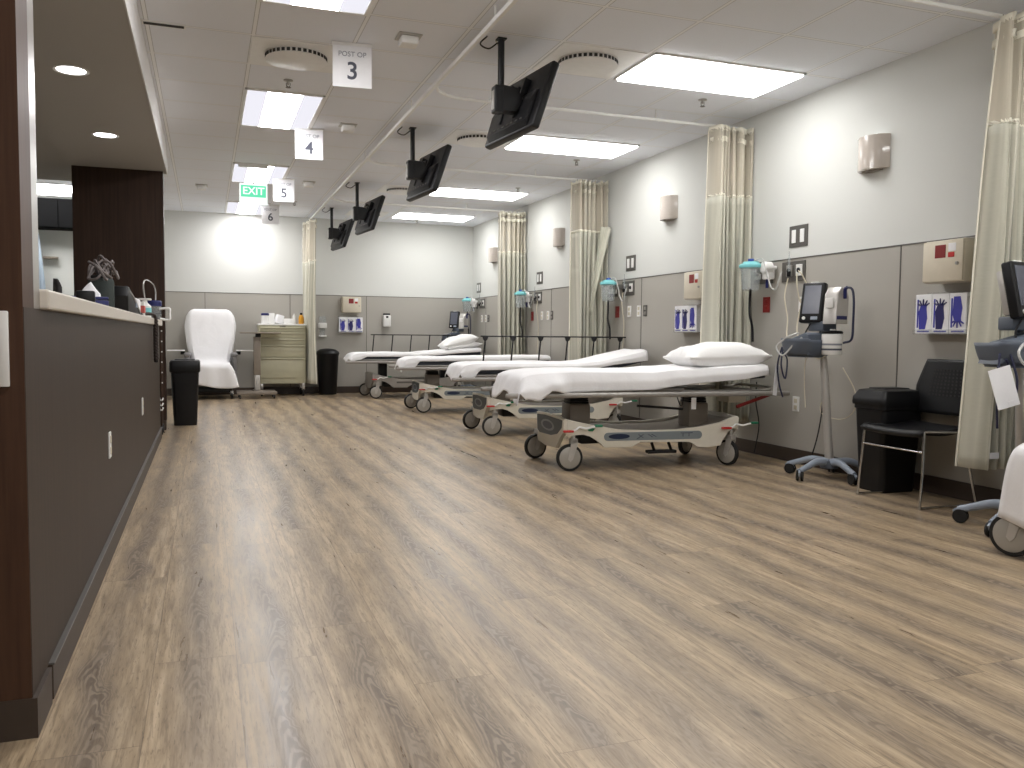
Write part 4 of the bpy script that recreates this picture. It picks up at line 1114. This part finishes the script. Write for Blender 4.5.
# ------------------------------------------------------------------ supply cart, overbed table
CT = thing('supply_cart', 'putty coloured five drawer supply cart against the back wall', 'cart', (1.135, 13.98, 0))
MB().box(-.355, .355, -.23, .24, .20, 1.115, .008).build('cabinet', M['cartc'], CT)
MB().box(-.365, .365, -.25, .25, 1.115, 1.14, .006).build('top_tray', M['wmet'], CT)
z = 1.095
for k, hh in enumerate((.085, .10, .10, .20, .33)):
    dr = MB().box(-.342, .342, -.248, -.228, z-hh+.010, z-.008, .004).build('drawer', M['cartc'], CT)
    MB().prism([(-.248, z-.008), (-.276, z-.006), (-.280, z-.020), (-.270, z-.026), (-.262, z-.018), (-.248, z-.020)], 'x', -.335, .335, .001).build('drawer_pull', M['cartc'], dr)
    z -= hh
MB().box(-.045, .045, -.262, -.248, 1.075, 1.10, .003).build('lock', M['black'], CT)
for x in (-.32, .32):
    for y in (-.19, .19):
        w = MB().lathe([(.02, -.015), (.055, -.015), (.06, -.008), (.06, .008), (.055, .015), (.02, .015)], (x, y, .06), 'x', 20).build('caster_wheel', M['rubber'], CT)
        MB().box(x-.024, x+.024, y-.03, y+.03, .09, .202, .006).build('caster_fork', M['steel'], w)
def smallbox(name, label, cat, x, y, z, w, d, h, m): return tag(MB().box(-w/2, w/2, -d/2, d/2, 0, h, .006).build(name, M[m], loc=(x, y, z)), label, cat)
TOPZ = 1.141
t = thing('wipes_canister', 'white tub with a navy lid on the supply cart, leftmost', 'wipes canister', (.885, 13.95, TOPZ))
MB().lathe([(.001, 0), (.06, 0), (.062, .13), (.001, .13)], n=24).build('tub', M['white'], t); MB().lathe([(.001, .129), (.064, .129), (.064, .160), (.04, .17), (.001, .17)], n=24).build('lid', M['nblue'], t)
smallbox('supply_box', 'tall white box behind the navy lidded tub on the supply cart', 'box', .985, 13.98, TOPZ, .09, .1, .17, 'white')
o = smallbox('tissue_pack', 'white crumpled pack in the middle of the supply cart top', 'box', 1.085, 13.92, TOPZ, .11, .1, .13, 'paper'); o.rotation_euler = (0, .25, .3); o.location.z += .012
smallbox('supply_tray', 'low white box on the right half of the supply cart top', 'box', 1.24, 13.95, TOPZ, .16, .14, .085, 'white')
tag(MB().lathe([(.001, 0), (.022, 0), (.022, .13), (.010, .145), (.010, .165), (.001, .167)], n=16).build('pump_bottle', M['white'], loc=(1.335, 13.97, TOPZ)), 'slim white bottle beside the amber bottle on the cart', 'bottle')
t = thing('amber_bottle', 'amber bottle with a dark cap on the supply cart', 'bottle', (1.445, 13.97, TOPZ))
MB().lathe([(.001, 0), (.040, 0), (.042, .01), (.042, .10), (.028, .135), (.018, .15), (.001, .15)], n=20).build('bottle_body', M['yellow'], t); MB().cyl((0, 0, .148), (0, 0, .18), .020, n=16).build('cap', M['black'], t)
OT = thing('overbed_table', 'overbed table with thin dark top beside the draped recliner', 'table', (.72, 13.48, 0))
MB().box(-.24, .36, -.20, .20, .985, 1.005, .008).build('tabletop', M['taupe'], OT)
MB().box(-.01, .07, -.05, .05, .93, .985, .01).build('lock_box', M['black'], OT)
MB().box(-.04, .065, -.03, .03, .35, .94, .008).build('outer_column', M['taupe'], OT)
MB().box(-.028, .055, -.022, .022, .12, .36, .006).build('inner_column', M['pole'], OT)
b = MB(); b.box(-.29, .29, -.22, -.16, .06, .11, .012); b.box(-.29, .29, .12, .18, .06, .11, .012); b.box(-.05, .08, -.20, .16, .07, .125, .012); b.build('base_frame', M['taupe'], OT)
for x in (-.25, .25):
    for y in (-.19, .15): MB().lathe([(.01, -.012), (.028, -.012), (.03, 0), (.028, .012), (.01, .012)], (x, y, .03), 'x', 16).cyl((x, y, .03), (x, y, .065), .008, n=8).build('caster_wheel', M['rubber'], OT)

# ------------------------------------------------------------------ things on and around the nurse counter
CZ = 1.1085
t = thing('ring_binder', 'navy blue binder lying behind the white paper on the counter', 'binder', (-.60, 4.78, CZ), .3)
MB().box(-.11, .11, -.14, .14, 0, .045, .006).box(-.11, .11, -.14, .14, .047, .062, .006).build('covers', M['nblue'], t)
MB().box(-.10, .105, -.13, .13, .006, .056, .002).build('pages', M['paper'], t, False)
t = tag(MB().box(-.04, .04, -.05, .05, 0, .075, .008).build('card_reader', M['black'], loc=(-.52, 4.36, CZ), rot=(0, 0, .1)), 'small black box in front of the papers on the counter', 'device')
b = MB()
def pf(u, v): return (-.05+.10*u, .02*math.sin(3*u)+.05*v-.05, .01+.135*v*(1-.9*abs(u-.6))+.01*math.sin(5*u))
b.grid(pf, 10, 8); tag(b.build('paper_sheet', M['paper'], solid=.0012, loc=(-.545, 4.72, CZ-.008), rot=(0, 0, .25)), 'white paper leaning up on the nurse counter', 'paper')
t = thing('tote_bag', 'dark grey green bag standing upright on the nurse counter', 'bag', (-.54, 5.18, CZ), .1)
MB().box(-.065, .065, -.10, .10, 0, .185, .03, 4).build('body', mat('bag_green_grey', srgb(52, 60, 58), .7), t)
MB().box(-.055, .055, -.09, .09, .17, .195, .01).build('zip_top', M['black'], t)
mt_ = mat('strap_grey', srgb(112, 104, 102), .6)
b = MB(); rr = random.Random(3)
for k in range(7):
    a = rr.uniform(0, 6.28); cx, cy = rr.uniform(-.07, .05), rr.uniform(-.2, .15)
    b.tube(smooth_path([(cx+.045*math.cos(a+i*1.15), cy+.09*math.sin(a+i*1.15), .0+.05*math.sin(i*1.9+k)+.02*k*.4) for i in range(6)]), .007, 6)
tag(b.build('tangled_leads', mt_, loc=(-.545, 5.20, CZ+.205)), 'tangle of grey straps and leads on top of the upright bag', 'leads')
t = thing('padded_case', 'long black padded case with silver edge lying on the counter', 'case', (-.475, 5.95, CZ))
b = MB(); b.prism([(-.46, .0), (-.50, .10), (-.48, .155), (-.40, .16), (.0, .10), (.42, .03), (.50, .008), (.50, 0)], 'x', -.05, .05, .014, m=Matrix.Identity(4)); b.build('case_body', M['black'], t)
MB().tube(smooth_path([(.052, -.42, .13), (.053, -.15, .105), (.053, .2, .055), (.052, .40, .025)]), .005, 8).build('piping', M['steel'], t)
MB().box(.050, .056, .02, .16, .045, .075, .004).build('badge', M['lslate'], t, False)
t = thing('braided_strap', 'dark braided strap hanging over the counter edge', 'strap', (XS+.03, 7.40, CZ))
b = MB()
for q in range(3):
    b.tube([Vector((.0+.010*math.cos(i*1.1+q*2.09), .020*math.sin(i*1.1+q*2.09), .0-.335*i/26)) for i in range(27)], .011, 6)
b.tube(smooth_path([(-.10, -.45, .02), (-.06, -.2, .03), (-.01, -.05, .025), (.0, 0, -.01)]), .013, 8)
b.build('braid', mat('strap_dark', srgb(48, 38, 34), .7), t)
MB().lathe([(.001, -.36), (.016, -.355), (.016, -.33), (.001, -.325)], n=12).build('end_knot', M['black'], t)
o = tag(MB().box(-.07, .07, -.13, .13, 0, .13, .02, 3).build('wipes_pack', M['paper'], loc=(-.52, 6.70, CZ)), 'white soft pack behind the black case on the counter', 'pack')
t = thing('printed_carton', 'red and white printed carton on the counter near its end', 'carton', (-.49, 7.12, CZ))
MB().box(-.05, .05, -.06, .06, 0, .12, .006).build('carton', M['white'], t, False)
MB().box(-.052, .052, -.062, .062, .03, .09, .006).build('red_panel', mat('salmon_red_print', srgb(196, 92, 84), .5), t, False)
t = thing('spray_bottle', 'white and pale blue bottle right of the red carton', 'bottle', (-.47, 7.62, CZ))
MB().lathe([(.001, 0), (.045, 0), (.048, .01), (.048, .10), (.02, .13), (.018, .15), (.001, .15)], n=20).build('bottle_body', M['white'], t)
MB().lathe([(.0482, .03), (.0495, .031), (.0495, .085), (.0482, .086)], n=20).build('label_wrap', M['aqua'], t)
MB().box(-.05, .05, -.02, .02, .148, .165, .006).build('trigger_head', M['white'], t)
t = thing('glass_jar', 'clear jar with navy lid and white handle at the counter end', 'jar', (-.445, 8.42, CZ))
MB().lathe([(.001, 0), (.062, 0), (.066, .008), (.066, .115), (.060, .125), (.001, .127)], n=28).build('jar_body', M['clear'], t)
MB().lathe([(.001, .125), (.068, .125), (.068, .165), (.060, .175), (.001, .176)], n=28).build('lid', M['nblue'], t)
MB().tube(smooth_path([(.05, -.02, .10), (.13, -.02, .105), (.135, -.02, .06), (.13, -.02, .0), (.05, -.02, .01)], 4), .011, 8).build('handle', M['white'], t)
MB().tube([(-.067, 0, .06), (.075, -.02, .06)], .004, 6).build('clip', M['black'], t)
o = tag(MB().tube(smooth_path([(-.47, 7.70, CZ+.13), (-.475, 7.55, CZ+.25), (-.47, 7.62, CZ+.31), (-.46, 8.0, CZ+.33), (-.44, 8.40, CZ+.31), (-.43, 8.46, CZ+.25), (-.43, 8.44, CZ+.18)]), .006, 8).build('clear_tube', M['tubing']), 'thin clear tube arching above the counter end', 'tube')
# small wheeled rack in the gap between counter and dark panel
t = thing('wire_rack', 'small wheeled rack with white shelves at the counter end', 'rack', (-.50, 8.93, 0))
for zz in (.235, .28, .33):
    MB().box(-.09, .10, -.12, .12, zz, zz+.016, .004).build('shelf', M['white'], t, False)
b = MB()
for x in (-.08, .088):
    for y in (-.11, .11): b.cyl((x, y, .09), (x, y, 1.02), .008, n=8)
b.build('frame', M['dwood'], t)
for k in range(6): MB().box(.09, .104, -.115, -.10, .50+k*.1, .512+k*.1, .002).build('peg', M['white'], t, False)
for x in (-.08, .088):
    for y in (-.11, .11): MB().lathe([(.01, -.012), (.042, -.012), (.045, 0), (.042, .012), (.01, .012)], (x, y, .045), 'x', 16).build('caster_wheel', M['rubber'], t)
# inside the station
OC = thing('office_chair', 'black office chair behind the nurse counter', 'office chair', (-1.60, 9.0, 0), -1.45)
MB().box(-.24, .24, -.24, .24, .46, .54, .035, 4).build('seat', M['black'], OC)
def ocb(u, v): return ((2*u-1)*(.20+.03*math.sin(PI*v)), .25+.03*v-.04*(2*u-1)**2*-1, .62+.87*v-.07*(2*u-1)**4*v)
MB().grid(ocb, 14, 14).build('backrest', mat('office_mesh', srgb(58, 56, 56), .7), OC, solid=.03)
MB().box(-.04, .04, .20, .28, .48, .70, .01).build('back_stem', M['black'], OC)
MB().cyl((0, 0, .10), (0, 0, .46), .025, n=14).build('gas_column', M['steel'], OC)
for k in range(5):
    a = 2*PI*k/5; lg = MB().tube([(0, 0, .11), (.27*math.cos(a), .27*math.sin(a), .075)], .024, 8, .016).build('base_leg', M['black'], OC)
    MB().lathe([(.01, -.02), (.026, -.02), (.028, 0), (.026, .02), (.01, .02)], (.28*math.cos(a), .28*math.sin(a), .029), 'x', 14).build('caster_wheel', M['rubber'], lg)
t = thing('wall_cabinet', 'black overhead cabinet glimpsed in the nurse station', 'cabinet', (-2.4, 13.395, 2.40))
mcab = mat('matt_black_laminate', srgb(9, 9, 10), .8, spec=.1)
MB().box(-.80, 1.18, -.33, 0, 0, .40, .004).build('body', mcab, t, False)
for k in range(3): MB().box(-.79+.66*k, -.14+.66*k, -.35, -.331, .01, .39, .004).build('door', mcab, t, False)
tag(MB().box(-.09, .09, -.10, 0, 0, .03, .004).build('wall_shelf', M['taupe'], loc=(-2.02, 13.395, 2.0)), 'small grey shelf on the white wall of the nurse station', 'shelf')
b = MB()
def gown(u, v): return (-.17+.34*u*(.75+.25*v), -.05+.03*math.sin(u*12)*v, -.95*v-.06*(2*u-1)**2*(1-v))
b.grid(gown, 24, 12); tag(b.build('hanging_gown', M['pale'], solid=.01, loc=(-2.22, 13.25, 2.38)), 'pale blue gown hanging in the nurse station', 'gown')
st = MB().box(-.55, .55, -.012, .012, 0, .05, .004).build('wall_light_strip', M['down'], loc=(-2.25, 12.98, 2.825))
tag(st, 'thin bright light strip above the black cabinet in the nurse station', 'light strip')

GROUPS = dict(hospital_bed='hospital beds along the right wall', hanging_television='televisions hanging from the ceiling', privacy_curtain='bunched privacy curtains',
    curtain_track='cross curtain tracks', ceiling_light='flat ceiling lights', troffer_light='troffer lights in the left row', downlight='downlights in the soffit',
    ceiling_vent='round ceiling vents', ceiling_sensor='ceiling sensors', sprinkler='ceiling sprinklers', hanging_sign='numbered hanging signs', wall_sconce='wall sconces',
    double_switch='double switch plates', gas_outlet_panel='gas outlet panels', suction_canister='suction canisters', red_outlet='red outlets', sharps_box='sharps boxes',
    glove_dispenser='glove box racks', bed_sheet='bed sheets', vitals_monitor_stand='vitals monitor stands', treatment_recliner='recliners', recliner_sheet='recliner sheets', cord='cords on the right wall')
for o in list(bpy.data.objects):
    if o.parent is None and 'label' in o.keys() and 'group' not in o.keys():
        g = GROUPS.get(o.name.split('.')[0])
        if g: o['group'] = g

# ------------------------------------------------------------------ camera, world, view
f, yaw, pitch, roll = 845.27, .3475, .058, .009
cam = bpy.data.cameras.new('camera'); co = bpy.data.objects.new('camera', cam); COL.objects.link(co)
cam.sensor_fit = 'HORIZONTAL'; cam.sensor_width = 36; cam.lens = f/1024*36
cam.clip_start = .05; cam.clip_end = 60
Fv = Vector((math.sin(yaw)*math.cos(pitch), math.cos(yaw)*math.cos(pitch), -math.sin(pitch)))
Rv = Vector((math.cos(yaw), -math.sin(yaw), 0)); Uv = Rv.cross(Fv)
R2 = math.cos(roll)*Rv+math.sin(roll)*Uv; U2 = -math.sin(roll)*Rv+math.cos(roll)*Uv
m3 = Matrix((R2, U2, -Fv)).transposed()
co.matrix_world = Matrix.Translation((0, 0, .9988)) @ m3.to_4x4()
SC.camera = co
w = bpy.data.worlds.new('world'); SC.world = w; w.use_nodes = True
w.node_tree.nodes['Background'].inputs[0].default_value = (.02, .02, .02, 1); w.node_tree.nodes['Background'].inputs[1].default_value = .2
SC.view_settings.view_transform = 'Standard'; SC.view_settings.look = 'None'
SC.view_settings.exposure = 0.62; SC.view_settings.gamma = 1
SC.view_settings.use_curve_mapping = False
